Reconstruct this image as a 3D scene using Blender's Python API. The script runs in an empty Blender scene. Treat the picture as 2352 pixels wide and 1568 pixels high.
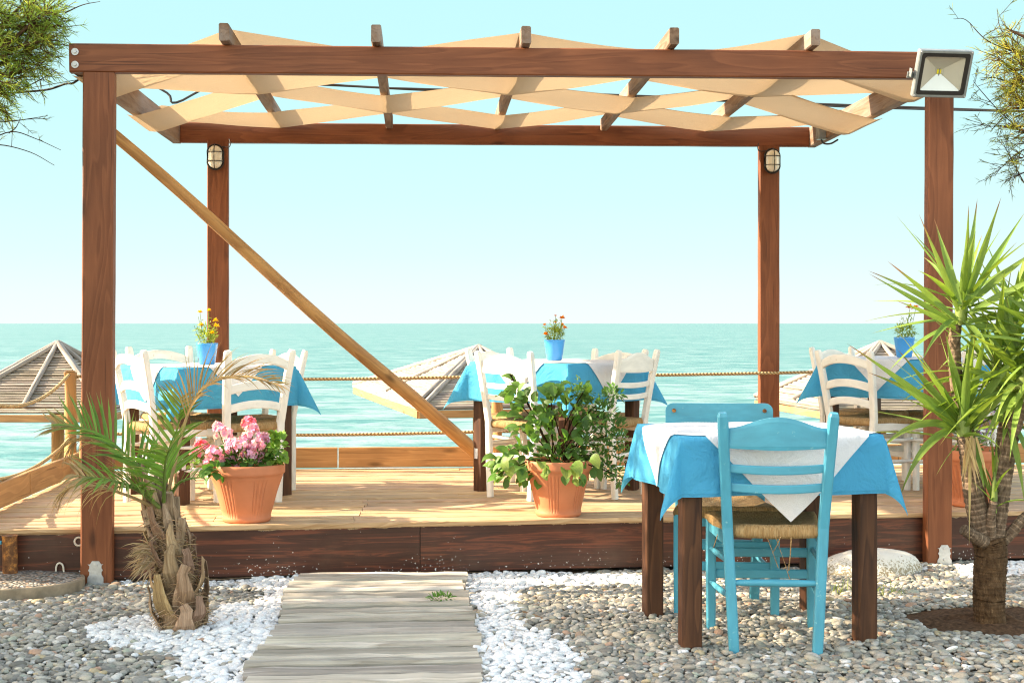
import bpy, bmesh, math, random
import numpy as np
from mathutils import Vector, Matrix, Euler
from mathutils import noise as mnoise
random.seed(7)
R = math.radians
scene = bpy.context.scene
col = scene.collection

# ------------------------------------------------------------------ camera frame helpers
CAMZ, FPX, CX, HY = 1.19, 3100.0, 1176.0, 742.5
YAW = R(3.9)
FX, FY = math.sin(YAW), math.cos(YAW)

def cw(xc, t, z=0.0):
    return Vector((xc * FY + t * FX, -xc * FX + t * FY, z))
def P(px, py, t):
    return cw((px - CX) / FPX * t, t, CAMZ + (HY - py) / FPX * t)
def G(px, py, z=0.0):
    return P(px, py, (CAMZ - z) * FPX / (py - HY))
def rnd(a, b):
    return random.uniform(a, b)

# ------------------------------------------------------------------ mesh builder
class MB:
    def __init__(self):
        self.v, self.f, self.s, self.wc, self.c = [], [], [], [], []
    def add(self, verts, faces, smooth=False, wc=None, c=(1, 1, 1)):
        o = len(self.v)
        self.v += [tuple(p) for p in verts]
        self.f += [tuple(i + o for i in q) for q in faces]
        self.s += [smooth] * len(faces)
        self.wc += [tuple(p) for p in (wc if wc is not None else verts)]
        if c and isinstance(c[0], (tuple, list)):
            self.c += [tuple(k) for k in c]
        else:
            self.c += [tuple(c)] * len(verts)

def local_matrix(o):
    m = Matrix.Translation(o.location) @ o.rotation_euler.to_matrix().to_4x4()
    return (local_matrix(o.parent) @ m) if o.parent else m

def attrs(me, wc, c):
    n = len(me.vertices)
    a = me.attributes.new('wc', 'FLOAT_VECTOR', 'POINT')
    a.data.foreach_set('vector', np.asarray(wc, np.float32).ravel())
    k = np.ones((n, 4), np.float32); k[:, :3] = np.asarray(c, np.float32)
    a = me.attributes.new('tint', 'FLOAT_COLOR', 'POINT')
    a.data.foreach_set('color', k.ravel())

def build(mb, name, mat, parent=None, loc=None):
    """link the collected shapes as ONE mesh; vertices are world coordinates"""
    me = bpy.data.meshes.new(name)
    o = bpy.data.objects.new(name, me)
    if parent is not None:
        inv = local_matrix(parent).inverted(); o.parent = parent
    else:
        if loc is None:
            z0 = min(p[2] for p in mb.v)
            loc = (sum(p[0] for p in mb.v) / len(mb.v), sum(p[1] for p in mb.v) / len(mb.v), z0)
        inv = Matrix.Translation(-Vector(loc)); o.location = loc
    me.from_pydata([inv @ Vector(p) for p in mb.v], [], mb.f)
    me.polygons.foreach_set('use_smooth', mb.s)
    attrs(me, mb.wc, mb.c)
    me.materials.append(mat)
    col.objects.link(o)
    return o

def tag(o, label=None, cat=None, group=None, kind=None):
    if label: o['label'] = label
    if cat: o['category'] = cat
    if group: o['group'] = group
    if kind: o['kind'] = kind
    return o

def thing(name, label, cat, loc=(0, 0, 0), rz=0.0, group=None):
    o = bpy.data.objects.new(name, None)
    o.empty_display_size = .1
    o.location = loc; o.rotation_euler = (0, 0, rz)
    col.objects.link(o)
    return tag(o, label, cat, group)

KIDS = {}
def copy_tree(o, parent=None):
    c = o.copy(); col.objects.link(c); c.parent = parent
    for ch in [k for k in bpy.data.objects if k.parent == o]:
        copy_tree(ch, c)
    return c

# ------------------------------------------------------------------ shape helpers
def rect(w, h, c=.004):
    a, b = w / 2, h / 2
    if c <= 0:
        return [(-a, -b), (a, -b), (a, b), (-a, b)]
    return [(-a + c, -b), (a - c, -b), (a, -b + c), (a, b - c), (a - c, b), (-a + c, b), (-a, b - c), (-a, -b + c)]
def circ(r, n=10):
    return [(r * math.cos(2 * math.pi * i / n), r * math.sin(2 * math.pi * i / n)) for i in range(n)]

def loft(mb, pts, prof, sc=None, up=(0, 0, 1), smooth=False, c=(1, 1, 1), off=None, cap=True, jit=0.0, twist=0.0):
    pts = [Vector(p) for p in pts]; up = Vector(up)
    off = Vector(off) if off is not None else Vector((rnd(0, 50), rnd(0, 50), rnd(0, 50)))
    n, m = len(pts), len(prof)
    V, W, C = [], [], []
    s = 0.0
    for i, p in enumerate(pts):
        if i: s += (p - pts[i - 1]).length
        T = (pts[min(i + 1, n - 1)] - pts[max(i - 1, 0)]).normalized()
        side = T.cross(up)
        if side.length < 1e-4: side = T.cross(Vector((0, 1, 0)))
        side.normalize(); u2 = side.cross(T)
        k = sc[i] if sc else 1.0
        kx, ky = k if isinstance(k, (tuple, list)) else (k, k)
        ca, sa = math.cos(twist * i), math.sin(twist * i)
        for (a, b) in prof:
            a2, b2 = a * kx, b * ky
            a2, b2 = a2 * ca - b2 * sa, a2 * sa + b2 * ca
            q = p + side * a2 + u2 * b2
            if jit: q = q + Vector((rnd(-jit, jit), rnd(-jit, jit), rnd(-jit, jit)))
            V.append(q); W.append((s + off.x, a2 + off.y, b2 + off.z))
            C.append(c[i] if isinstance(c, list) else c)
    Fc = [(i * m + j, i * m + (j + 1) % m, (i + 1) * m + (j + 1) % m, (i + 1) * m + j) for i in range(n - 1) for j in range(m)]
    mb.add(V, Fc, smooth, W, C)
    if cap:
        for i0, rev in ((0, True), (n - 1, False)):
            r = V[i0 * m:(i0 + 1) * m]
            mb.add(r, [tuple(range(m))[::-1] if not rev else tuple(range(m))], False, W[i0 * m:(i0 + 1) * m], C[i0 * m])

def line(p0, p1, n):
    p0, p1 = Vector(p0), Vector(p1)
    return [p0.lerp(p1, i / n) for i in range(n + 1)]

def timber(mb, p0, p1, w, h, up=(0, 0, 1), ch=.004, n=8, jit=.0006, c=(1, 1, 1)):
    loft(mb, line(p0, p1, n), rect(w, h, ch), up=up, jit=jit, c=c)

def box(mb, x0, x1, y0, y1, z0, z1, ch=.003, c=(1, 1, 1)):
    """box whose long axis is its grain"""
    d = (x1 - x0, y1 - y0, z1 - z0)
    cx, cy, cz = (x0 + x1) / 2, (y0 + y1) / 2, (z0 + z1) / 2
    a = d.index(max(d))
    if a == 0: timber(mb, (x0, cy, cz), (x1, cy, cz), d[1], d[2], ch=ch, c=c)
    elif a == 1: timber(mb, (cx, y0, cz), (cx, y1, cz), d[0], d[2], ch=ch, c=c)
    else: timber(mb, (cx, cy, z0), (cx, cy, z1), d[0], d[1], up=(0, 1, 0), ch=ch, c=c)

def lathe(mb, prof, n=48, cen=(0, 0, 0), ripple=None, c=(1, 1, 1)):
    cen = Vector(cen); V, W = [], []
    for (r, z) in prof:
        for j in range(n):
            th = 2 * math.pi * j / n
            rr = r * (ripple(th, z) if ripple else 1.0)
            V.append(cen + Vector((rr * math.cos(th), rr * math.sin(th), z))); W.append((th * .15, r, z))
    m = len(prof)
    Fc = [(i * n + j, i * n + (j + 1) % n, (i + 1) * n + (j + 1) % n, (i + 1) * n + j) for i in range(m - 1) for j in range(n)]
    mb.add(V, Fc, True, W, c)

def tube(mb, pts, r, n=8, c=(1, 1, 1), sc=None):
    loft(mb, pts, circ(r, n), sc=sc, smooth=True, c=c)

def smooth_path(pts, n=6):
    """Catmull-Rom through the points"""
    pts = [Vector(p) for p in pts]
    q = [pts[0] * 2 - pts[1]] + pts + [pts[-1] * 2 - pts[-2]]
    out = []
    for i in range(1, len(q) - 2):
        for k in range(n):
            t = k / n
            a, b, c_, d = q[i - 1], q[i], q[i + 1], q[i + 2]
            out.append(.5 * ((2 * b) + (c_ - a) * t + (2 * a - 5 * b + 4 * c_ - d) * t * t + (3 * b - a - 3 * c_ + d) * t ** 3))
    out.append(pts[-1]); return out

def blade(mb, p, d, nrm, L, w, droop=.0, fold=.25, n=7, c0=(.1, .3, .03), c1=None, tip=None, prof='leaf', twist=0.0):
    """a leaf: strip of stations folded along its midrib, drooping with length"""
    p, d, nrm = Vector(p), Vector(d).normalized(), Vector(nrm)
    side = d.cross(nrm)
    if side.length < 1e-3: side = d.cross(Vector((1, 0, .3)))
    side.normalize()
    V, W, C = [], [], []; q = p.copy(); dd = d.copy(); c1 = c1 or c0
    for i in range(n + 1):
        t = i / n
        if prof == 'leaf': ww = w * math.sin(math.pi * min(1, .08 + .92 * t)) ** .8
        elif prof == 'sword': ww = w * (.55 + .45 * math.sin(math.pi * min(1, t * 1.3))) * (1 - t ** 3) * (1 if t < .98 else .05)
        else: ww = w * (1 - t) ** .5 * min(1, .5 + t * 3)
        nn = side.cross(dd).normalized()
        sd = (side * math.cos(twist * t) + nn * math.sin(twist * t))
        nn = sd.cross(dd).normalized()
        V += [q - sd * ww * .5 + nn * ww * fold, q.copy(), q + sd * ww * .5 + nn * ww * fold]
        W += [(t * L, -ww, 0), (t * L, 0, 0), (t * L, ww, 0)]
        cc = tuple(a + (b - a) * t for a, b in zip(c0, c1))
        if tip and t > tip[1]:
            k = min(1, (t - tip[1]) / max(.02, (1 - tip[1]) * .45)); cc = tuple(a + (b - a) * k for a, b in zip(cc, tip[0]))
        C += [cc] * 3
        q = q + dd * (L / n)
        dd = (dd + Vector((0, 0, -droop / n))).normalized()
    Fc = []
    for i in range(n):
        a = i * 3
        Fc += [(a, a + 1, a + 4, a + 3), (a + 1, a + 2, a + 5, a + 4)]
    mb.add(V, Fc, True, W, C)
    return q

# ------------------------------------------------------------------ materials
class NT:
    def __init__(self, name):
        self.m = bpy.data.materials.new(name); self.m.use_nodes = True
        self.t = self.m.node_tree; self.t.nodes.clear()
        self.out = self.n('ShaderNodeOutputMaterial')
    def n(self, typ, **kw):
        nd = self.t.nodes.new(typ)
        for k, v in kw.items(): setattr(nd, k, v)
        return nd
    def l(self, a, b): self.t.links.new(a, b)
    def attr(self, name):
        return self.n('ShaderNodeAttribute', attribute_name=name)
    def coords(self, which='wc', scale=(1, 1, 1)):
        mp = self.n('ShaderNodeMapping'); mp.inputs['Scale'].default_value = scale
        if which == 'geo': self.l(self.n('ShaderNodeNewGeometry').outputs['Position'], mp.inputs[0])
        else: self.l(self.attr(which).outputs['Vector'], mp.inputs[0])
        return mp.outputs[0]
    def noise(self, co, scale=1.0, detail=4, rough=.55, dist=0.0):
        nd = self.n('ShaderNodeTexNoise'); nd.inputs['Scale'].default_value = scale
        nd.inputs['Detail'].default_value = detail; nd.inputs['Roughness'].default_value = rough
        nd.inputs['Distortion'].default_value = dist
        self.l(co, nd.inputs['Vector']); return nd.outputs['Fac']
    def ramp(self, fac, stops):
        r = self.n('ShaderNodeValToRGB'); e = r.color_ramp.elements
        while len(e) < len(stops): e.new(.5)
        for k, (pos, c) in zip(e, stops):
            k.position = pos; k.color = (c, c, c, 1) if isinstance(c, (int, float)) else (*c, 1)
        self.l(fac, r.inputs[0]); return r.outputs[0]
    def mix(self, fac, a, b, mode='MIX'):
        x = self.n('ShaderNodeMix', data_type='RGBA', blend_type=mode)
        for s, v in ((0, fac), (6, a), (7, b)):
            if isinstance(v, (int, float)): x.inputs[s].default_value = v
            elif isinstance(v, tuple): x.inputs[s].default_value = (*v, 1)
            else: self.l(v, x.inputs[s])
        return x.outputs[2]
    def math(self, op, a, b=0.0):
        x = self.n('ShaderNodeMath', operation=op)
        for s, v in ((0, a), (1, b)):
            if isinstance(v, (int, float)): x.inputs[s].default_value = v
            else: self.l(v, x.inputs[s])
        return x.outputs[0]
    def bump(self, h, strength=.3, dist=.01):
        b = self.n('ShaderNodeBump'); b.inputs['Strength'].default_value = strength; b.inputs['Distance'].default_value = dist
        self.l(h, b.inputs['Height']); return b.outputs[0]
    def princ(self, base, rough=.6, spec=.4, normal=None, metal=0.0, sheen=0.0):
        p = self.n('ShaderNodeBsdfPrincipled')
        for k, v in (('Base Color', base), ('Roughness', rough), ('Metallic', metal), ('Specular IOR Level', spec)):
            if isinstance(v, tuple): p.inputs[k].default_value = (*v, 1)
            elif isinstance(v, (int, float)): p.inputs[k].default_value = v
            else: self.l(v, p.inputs[k])
        if normal is not None: self.l(normal, p.inputs['Normal'])
        return p.outputs[0]
    def trans(self, sh, colr, fac, normal=None):
        t = self.n('ShaderNodeBsdfTranslucent')
        if isinstance(colr, tuple): t.inputs[0].default_value = (*colr, 1)
        else: self.l(colr, t.inputs[0])
        if normal is not None: self.l(normal, t.inputs['Normal'])
        x = self.n('ShaderNodeMixShader'); x.inputs[0].default_value = fac
        self.l(sh, x.inputs[1]); self.l(t.outputs[0], x.inputs[2]); return x.outputs[0]
    def done(self, sh):
        self.l(sh, self.out.inputs[0]); return self.m

def wood(name, dark, light, rough=.6, bump=.25, knots=True, spec=.3, ring=9.0, stain=None, grey=None):
    k = NT(name)
    co = k.coords('wc', (1.0, 14, 14))
    g = k.noise(co, 3.2, 6, .6, .8)
    co2 = k.coords('wc', (.55, 5, 5))
    w = k.noise(co2, 1.6, 2, .5, .3)
    wv = k.math('FRACT', k.math('MULTIPLY', w, ring))
    rg = k.ramp(wv, [(0, .0), (.6, .55), (.9, 1.0), (1.0, .2)])
    f = k.math('ADD', k.math('MULTIPLY', g, .7), k.math('MULTIPLY', rg, .3))
    c = k.ramp(f, [(.25, dark), (.75, light)])
    if knots:
        v = k.n('ShaderNodeTexVoronoi'); v.inputs['Scale'].default_value = 1.0
        k.l(k.coords('wc', (2.6, 8, 8)), v.inputs['Vector'])
        kn = k.ramp(v.outputs['Distance'], [(.05, 1.0), (.17, 0.0)])
        c = k.mix(k.math('MULTIPLY', kn, .75), c, tuple(x * .35 for x in dark))
    ck = k.ramp(k.noise(k.coords('wc', (.6, 34, 34)), 2.2, 3, .5, .4), [(.66, 0.0), (.70, .7)])
    c = k.mix(ck, c, tuple(x * .4 for x in dark))
    if grey:
        gm = k.ramp(k.noise(k.coords('wc', (1.2, 6, 6)), 1.3, 5, .65), [(.42, 0.0), (.62, .85)])
        c = k.mix(gm, c, grey)
    c = k.mix(1.0, c, k.attr('tint').outputs['Color'], 'MULTIPLY')
    big = k.ramp(k.noise(k.coords('geo', (1, 1, 1)), 2.3, 3), [(.3, .82), (.7, 1.12)])
    c = k.mix(1.0, c, big, 'MULTIPLY')
    return k.done(k.princ(c, rough, spec, k.bump(f, bump, .004)))

def paint(name, base, rough=.45, wear=None, spec=.4, scale=14, wlo=.63):
    k = NT(name)
    n1 = k.noise(k.coords('wc', (3, 10, 10)), 3, 4)
    c = k.mix(k.ramp(n1, [(.35, 0.0), (.75, .8)]), base, tuple(x * .74 for x in base))
    if wear:
        n2 = k.noise(k.coords('wc'), scale * 3, 5, .7)
        c = k.mix(k.ramp(n2, [(wlo, 0.0), (wlo + .06, .8)]), c, wear)
    c = k.mix(1.0, c, k.attr('tint').outputs['Color'], 'MULTIPLY')
    return k.done(k.princ(c, rough, spec, k.bump(k.noise(k.coords('wc', (4, 30, 30)), 5, 3), .12, .003)))

def leafmat(name, tr=.35, rough=.5, spec=.35):
    k = NT(name)
    a = k.attr('tint').outputs['Color']
    v = k.ramp(k.noise(k.coords('wc', (8, 60, 1)), 3, 3), [(.3, .75), (.7, 1.2)])
    c = k.mix(1.0, a, v, 'MULTIPLY')
    sh = k.princ(c, rough, spec)
    return k.done(k.trans(sh, k.mix(1.0, c, (1.35, 1.3, .55), 'MULTIPLY'), tr))

def clothmat(name, base, tr=.25, trc=None, bs=.65):
    k = NT(name)
    n1 = k.noise(k.coords('wc'), 260, 3, .7)
    fold = k.noise(k.coords('wc', (1, 1, 1)), 7.5, 4, .6, .6)
    c = k.mix(k.ramp(n1, [(.3, 0.0), (.7, 1.0)]), tuple(x * .86 for x in base), tuple(min(.92, x * 1.1) for x in base))
    b = k.bump(k.math('ADD', k.math('MULTIPLY', fold, 1.0), k.math('MULTIPLY', n1, .05)), bs, .035)
    c = k.mix(1.0, c, k.attr('tint').outputs['Color'], 'MULTIPLY')
    sh = k.princ(c, .85, .15, b)
    return k.done(k.trans(sh, trc or base, tr, b))

def plain(name, base, rough=.5, spec=.4, metal=0.0, var=.15, scale=20, bump=.1):
    k = NT(name)
    n = k.noise(k.coords('geo'), scale, 4)
    c = k.mix(k.ramp(n, [(.3, 0.0), (.7, 1.0)]), tuple(x * (1 - var) for x in base), tuple(min(1, x * (1 + var)) for x in base))
    c = k.mix(1.0, c, k.attr('tint').outputs['Color'], 'MULTIPLY')
    return k.done(k.princ(c, rough, spec, k.bump(n, bump, .004), metal))

M = {}
M['stain'] = wood('brown stained wood', (.140, .042, .015), (.235, .080, .031), .55, .18)
M['grey_wood'] = wood('weathered rafter wood', (.13, .072, .04), (.27, .175, .115), .75, .3, grey=(.27, .215, .18))
M['pine'] = wood('pine pole', (.30, .15, .055), (.50, .28, .10), .6, .2)
M['toe'] = wood('pine board', (.36, .19, .075), (.52, .30, .125), .65, .2)
M['deck'] = wood('deck planks', (.40, .25, .13), (.62, .45, .28), .75, .4, ring=14)
M['path'] = wood('grey path planks', (.33, .295, .24), (.72, .67, .58), .85, .9, knots=False, ring=4)
M['leg'] = wood('dark table leg', (.036, .013, .006), (.115, .046, .019), .55, .25, knots=False)
M['white'] = paint('white chair paint', (.80, .775, .71), .5, wear=(.50, .42, .31), wlo=.64)
M['blue'] = paint('turquoise chair paint', (.075, .335, .465), .42, wear=(.25, .50, .52), wlo=.64)
M['cloth'] = clothmat('blue cloth', (.090, .43, .72), .33, (.16, .58, .70))
M['white_cloth'] = clothmat('white cloth', (.80, .79, .80), .2, (.8, .8, .8))
M['canvas'] = clothmat('tan canvas', (.58, .455, .30), .24, (.66, .49, .30), .12)
M['leaf'] = leafmat('leaves', .35)
M['dry'] = leafmat('dry leaves', .2, .8, .15)
M['tam'] = leafmat('tamarisk', .45, .7, .2)
M['petal'] = leafmat('petals', .35, .7, .1)
M['terracotta'] = plain('terracotta', (.52, .185, .085), .6, .3, var=.08, scale=9)
M['soil'] = plain('soil', (.10, .055, .03), .95, .1, var=.5, scale=60, bump=.8)
M['glaze'] = plain('blue glaze', (.05, .27, .62), .18, .55, var=.05, scale=12, bump=.0)
M['steel'] = plain('galvanised steel', (.50, .51, .52), .42, .5, .6, .12, 60)
M['black'] = plain('black plastic', (.018, .016, .015), .5, .4)
M['lamp_grey'] = plain('grey lamp housing', (.24, .26, .26), .4, .5, .3)
M['reflector'] = plain('floodlight reflector', (.62, .60, .52), .3, .5, .5, .05, 5, 0)
M['led'] = plain('yellow led', (.75, .66, .03), .4)
M['rubber'] = plain('cable', (.035, .03, .028), .6)
M['rope'] = None
M['concrete'] = plain('pale concrete', (.62, .57, .48), .85, .2, var=.15, scale=14, bump=.5)
M['bark'] = None

def special():
    # rope
    k = NT('rope'); w = k.n('ShaderNodeTexWave', bands_direction='DIAGONAL'); w.inputs['Scale'].default_value = 26
    w.inputs['Distortion'].default_value = 1.5
    k.l(k.coords('wc', (1, 1.4, 1.4)), w.inputs['Vector'])
    c = k.ramp(w.outputs['Fac'], [(.1, (.25, .16, .07)), (.5, (.62, .46, .25))])
    M['rope'] = k.done(k.princ(c, .9, .1, k.bump(w.outputs['Fac'], .8, .01)))
    # rush
    k = NT('rush seat'); co = k.coords('wc', (1, .06, .06))
    n = k.noise(co, 190, 3, .7); n2 = k.noise(k.coords('wc', (1, .3, .3)), 30, 3)
    c = k.ramp(n, [(.25, (.16, .085, .03)), (.5, (.42, .27, .12)), (.75, (.60, .44, .24))])
    c = k.mix(k.ramp(n2, [(.35, 0.0), (.65, .45)]), c, (.30, .17, .06))
    M['rush'] = k.done(k.princ(c, .8, .2, k.bump(n, .9, .012)))
    # fascia: dark rosewood laminate, chipped, paint-spattered low down
    k = NT('rosewood laminate'); co = k.coords('wc', (.9, 16, 16))
    n = k.noise(co, 2.0, 6, .65, 1.4)
    c = k.ramp(n, [(.3, (.030, .009, .005)), (.52, (.060, .018, .010)), (.6, (.15, .040, .018)), (.72, (.052, .016, .009))])
    sp = k.noise(k.coords('geo'), 85, 2, .5)
    z = k.n('ShaderNodeSeparateXYZ'); k.l(k.n('ShaderNodeNewGeometry').outputs['Position'], z.inputs[0])
    low = k.ramp(k.math('MULTIPLY', k.math('ADD', z.outputs[2], .05), 5.0), [(.05, .12), (.75, 0.0)])
    patch = k.ramp(k.noise(k.coords('geo'), 2.6, 2), [(.42, 0.0), (.62, .06)])
    spl = k.ramp(k.math('ADD', k.math('ADD', sp, low), patch), [(.80, 0.0), (.815, 1.0)])
    c = k.mix(spl, c, (.75, .73, .70))
    edge = k.math('MULTIPLY', k.math('SUBTRACT', z.outputs[2], .176), 26.0)
    chip = k.ramp(k.math('ADD', edge, k.math('MULTIPLY', k.math('SUBTRACT', k.noise(k.coords('geo', (1, 1, .3)), 11, 5, .7), .5), 1.1)), [(.30, 0.0), (.36, 1.0)])
    c = k.mix(chip, c, k.ramp(k.noise(k.coords('geo'), 130, 3), [(.3, (.20, .13, .07)), (.7, (.52, .39, .24))]))
    dust = k.ramp(k.noise(k.coords('geo'), 3.0, 5, .65), [(.5, 0.0), (.8, .16)])
    c = k.mix(dust, c, (.22, .15, .10))
    M['fascia'] = k.done(k.princ(c, .38, .45, k.bump(n, .1, .002)))
    # bark with rings (yucca) and fibre trunk (palm)
    k = NT('yucca bark'); n = k.noise(k.coords('wc', (1, 3, 3)), 30, 5, .7); n3 = k.noise(k.coords('wc'), 4, 2)
    c = k.ramp(n, [(.3, (.06, .038, .024)), (.6, (.22, .155, .105)), (.78, (.42, .33, .24))])
    M['bark'] = k.done(k.princ(k.mix(1.0, c, k.attr('tint').outputs['Color'], 'MULTIPLY'), .9, .15, k.bump(n, .9, .01)))
    k = NT('palm fibre'); n = k.noise(k.coords('wc', (1.2, 22, 22)), 5, 5, .7)
    c = k.ramp(n, [(.25, (.12, .075, .045)), (.55, (.36, .26, .17)), (.8, (.62, .50, .36))])
    M['fibre'] = k.done(k.princ(k.mix(1.0, c, k.attr('tint').outputs['Color'], 'MULTIPLY'), .9, .15, k.bump(n, .8, .008)))
    # rust
    k = NT('rusty steel'); n = k.noise(k.coords('geo'), 34, 6, .7)
    c = k.ramp(n, [(.3, (.07, .03, .015)), (.5, (.17, .075, .03)), (.62, (.45, .19, .045)), (.75, (.22, .16, .10))])
    M['rust'] = k.done(k.princ(c, .8, .25, k.bump(n, .6, .006)))
    # pebbles
    k = NT('pebbles'); n = k.noise(k.coords('geo'), 130, 4, .65); n2 = k.noise(k.coords('geo', (1, 1, 3)), 40, 3)
    v = k.ramp(n, [(.25, .72), (.75, 1.2)])
    c = k.mix(1.0, k.attr('tint').outputs['Color'], v, 'MULTIPLY')
    M['pebble'] = k.done(k.princ(c, .62, .35, k.bump(n2, .15, .004)))
    # ground under the pebbles
    k = NT('gravelly soil'); n = k.noise(k.coords('geo'), 45, 5, .7)
    c = k.ramp(n, [(.3, (.05, .045, .04)), (.7, (.20, .185, .16))])
    M['ground'] = k.done(k.princ(c, .95, .1, k.bump(n, .8, .01)))
    # exposed aggregate
    k = NT('exposed aggregate'); v = k.n('ShaderNodeTexVoronoi'); v.inputs['Scale'].default_value = 70
    k.l(k.coords('geo'), v.inputs['Vector'])
    sp = k.n('ShaderNodeSeparateColor'); k.l(v.outputs['Color'], sp.inputs[0])
    c = k.ramp(sp.outputs[0], [(0, (.14, .13, .11)), (.4, (.30, .28, .24)), (.7, (.46, .43, .38)), (.88, (.40, .24, .14)), (1, (.62, .60, .56))])
    e = k.ramp(v.outputs['Distance'], [(.3, 1.0), (.75, .35)])
    M['aggregate'] = k.done(k.princ(k.mix(1.0, c, e, 'MULTIPLY'), .75, .3, k.bump(e, .9, .008)))
    # sea
    k = NT('sea water')
    co = k.coords('geo', (.55, 1.0, 1))
    n1 = k.noise(co, .55, 6, .62, .4); n2 = k.noise(k.coords('geo', (.25, 1, 1)), .045, 4, .6); n3 = k.noise(co, 2.6, 4, .6)
    h = k.math('ADD', n1, k.math('MULTIPLY', n3, .35))
    c = k.ramp(h, [(.40, (.008, .088, .080)), (.60, (.038, .155, .142)), (.82, (.20, .30, .285))])  # ripple light painted into the colour: crests paler than troughs
    c = k.mix(k.ramp(n2, [(.35, 0.0), (.7, .55)]), c, (.045, .150, .140))
    d = k.n('ShaderNodeSeparateXYZ'); k.l(k.n('ShaderNodeNewGeometry').outputs['Position'], d.inputs[0])
    c = k.mix(k.ramp(k.math('MULTIPLY', d.outputs[1], .01), [(.25, .75), (.55, .35), (1.0, .0)]), c, k.ramp(h, [(.40, (.010, .108, .098)), (.58, (.048, .18, .168)), (.76, (.27, .35, .335))]))
    foam_glints = k.ramp(k.noise(k.coords('geo', (.16, .8, 1)), .9, 5, .7, .6), [(.58, 0.0), (.68, .7)])  # foam streaks, with white sun glints painted into the same mask
    near = k.ramp(k.math('MULTIPLY', d.outputs[1], .0125), [(.3, 1.0), (1.0, .25)])
    c = k.mix(k.math('MULTIPLY', foam_glints, near), c, (.30, .36, .355))
    M['sea'] = k.done(k.princ(c, .38, .42, k.bump(h, .9, .3)))
    # reeds
    k = NT('reed thatch'); n = k.noise(k.coords('wc', (2.0, 40, 40)), 2.5, 4, .65)
    c = k.ramp(n, [(.3, (.13, .112, .095)), (.55, (.34, .305, .265)), (.8, (.52, .48, .43))])
    M['reed'] = k.done(k.princ(k.mix(1.0, c, k.attr('tint').outputs['Color'], 'MULTIPLY'), .8, .2, k.bump(n, .5, .01)))
    # lamp glass
    k = NT('lamp glass')
    g = k.princ((.72, .70, .60), .22, .6)
    M['lampglass'] = k.done(g)
special()

# ------------------------------------------------------------------ camera, sun, sky
cam = bpy.data.cameras.new('camera'); co_ = bpy.data.objects.new('camera', cam); col.objects.link(co_)
cam.sensor_width = 36; cam.lens = 36 * FPX / 2352
cam.shift_y = -(784 - HY) / 2352
cam.clip_start = .1; cam.clip_end = 60000
co_.location = (0, 0, CAMZ); co_.rotation_euler = (R(90), 0, -YAW)
scene.camera = co_

SUN_EL = R(28)
sun_dir = Vector((-math.cos(SUN_EL) * math.cos(R(7)), math.cos(SUN_EL) * math.sin(R(7)), math.sin(SUN_EL)))
sl = bpy.data.lights.new('sun', 'SUN'); so = bpy.data.objects.new('sun', sl); col.objects.link(so)
sl.energy = 3.1; sl.angle = R(.5); sl.color = (1.0, .84, .62)
so.rotation_euler = sun_dir.to_track_quat('Z', 'Y').to_euler(); so.location = (-20, 5, 15)

SKYTINT = (1.48, 1.18, .86)
w = bpy.data.worlds.new('World'); scene.world = w; w.use_nodes = True
nt = w.node_tree; nt.nodes.clear()
def wn(t, **kw):
    n = nt.nodes.new(t)
    for k_, v_ in kw.items(): setattr(n, k_, v_)
    return n
EXPO = 2.45
sky = wn('ShaderNodeTexSky', sky_type='NISHITA', sun_disc=False)
sky.sun_elevation = SUN_EL; sky.sun_rotation = math.atan2(sun_dir.x, sun_dir.y)
sky.air_density = 1.0; sky.dust_density = 1.2; sky.ozone_density = 1.0
bg = wn('ShaderNodeBackground'); bg.inputs[1].default_value = .12
ow = wn('ShaderNodeOutputWorld')
tc = wn('ShaderNodeTexCoord'); sx = wn('ShaderNodeSeparateXYZ')
nt.links.new(tc.outputs['Generated'], sx.inputs[0])
def wramp(src, stops):
    rp = wn('ShaderNodeValToRGB'); e = rp.color_ramp.elements
    while len(e) < len(stops): e.new(.5)
    for k_, (p_, c_) in zip(e, stops):
        k_.position = p_; k_.color = (*c_, 1) if isinstance(c_, tuple) else (c_, c_, c_, 1)
    nt.links.new(src, rp.inputs[0]); return rp.outputs[0]
def wmix(mode, f, a, b):
    m_ = wn('ShaderNodeMix', data_type='RGBA', blend_type=mode)
    for s_, v_ in ((0, f), (6, a), (7, b)):
        if isinstance(v_, (int, float)): m_.inputs[s_].default_value = v_
        elif isinstance(v_, tuple): m_.inputs[s_].default_value = (*v_, 1)
        else: nt.links.new(v_, m_.inputs[s_])
    return m_.outputs[2]
# pale turquoise summer haze over the sea, clear warm-balanced sky everywhere else
haze = wramp(sx.outputs[2], [(.0, (.91, 1.0, 1.0)), (.02, (.87, 1.0, 1.0)), (.05, (.77, .99, 1.0)), (.09, (.685, .985, 1.0)), (.15, (.61, .975, 1.0)), (.235, (.57, .955, 1.0)), (.6, (.45, .85, 1.0))])
hz = wn('ShaderNodeVectorMath', operation='SCALE'); nt.links.new(haze, hz.inputs[0]); hz.inputs['Scale'].default_value = 1.03 / (.12 * 2 ** EXPO)
up_f = wramp(sx.outputs[2], [(.24, 1.0), (.5, 0.0)])
sea_f = wramp(wn('ShaderNodeMath', operation='MULTIPLY_ADD').outputs[0], [(.35, 0.0), (.6, 1.0)])
ma = [n for n in nt.nodes if n.bl_idname == 'ShaderNodeMath'][0]; nt.links.new(sx.outputs[1], ma.inputs[0]); ma.inputs[1].default_value = .5; ma.inputs[2].default_value = .5
fac = wmix('MULTIPLY', 1.0, up_f, sea_f)
warm = wmix('MULTIPLY', 1.0, sky.outputs[0], SKYTINT)
nt.links.new(wmix('MIX', fac, warm, hz.outputs[0]), bg.inputs[0]); nt.links.new(bg.outputs[0], ow.inputs[0])
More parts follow.
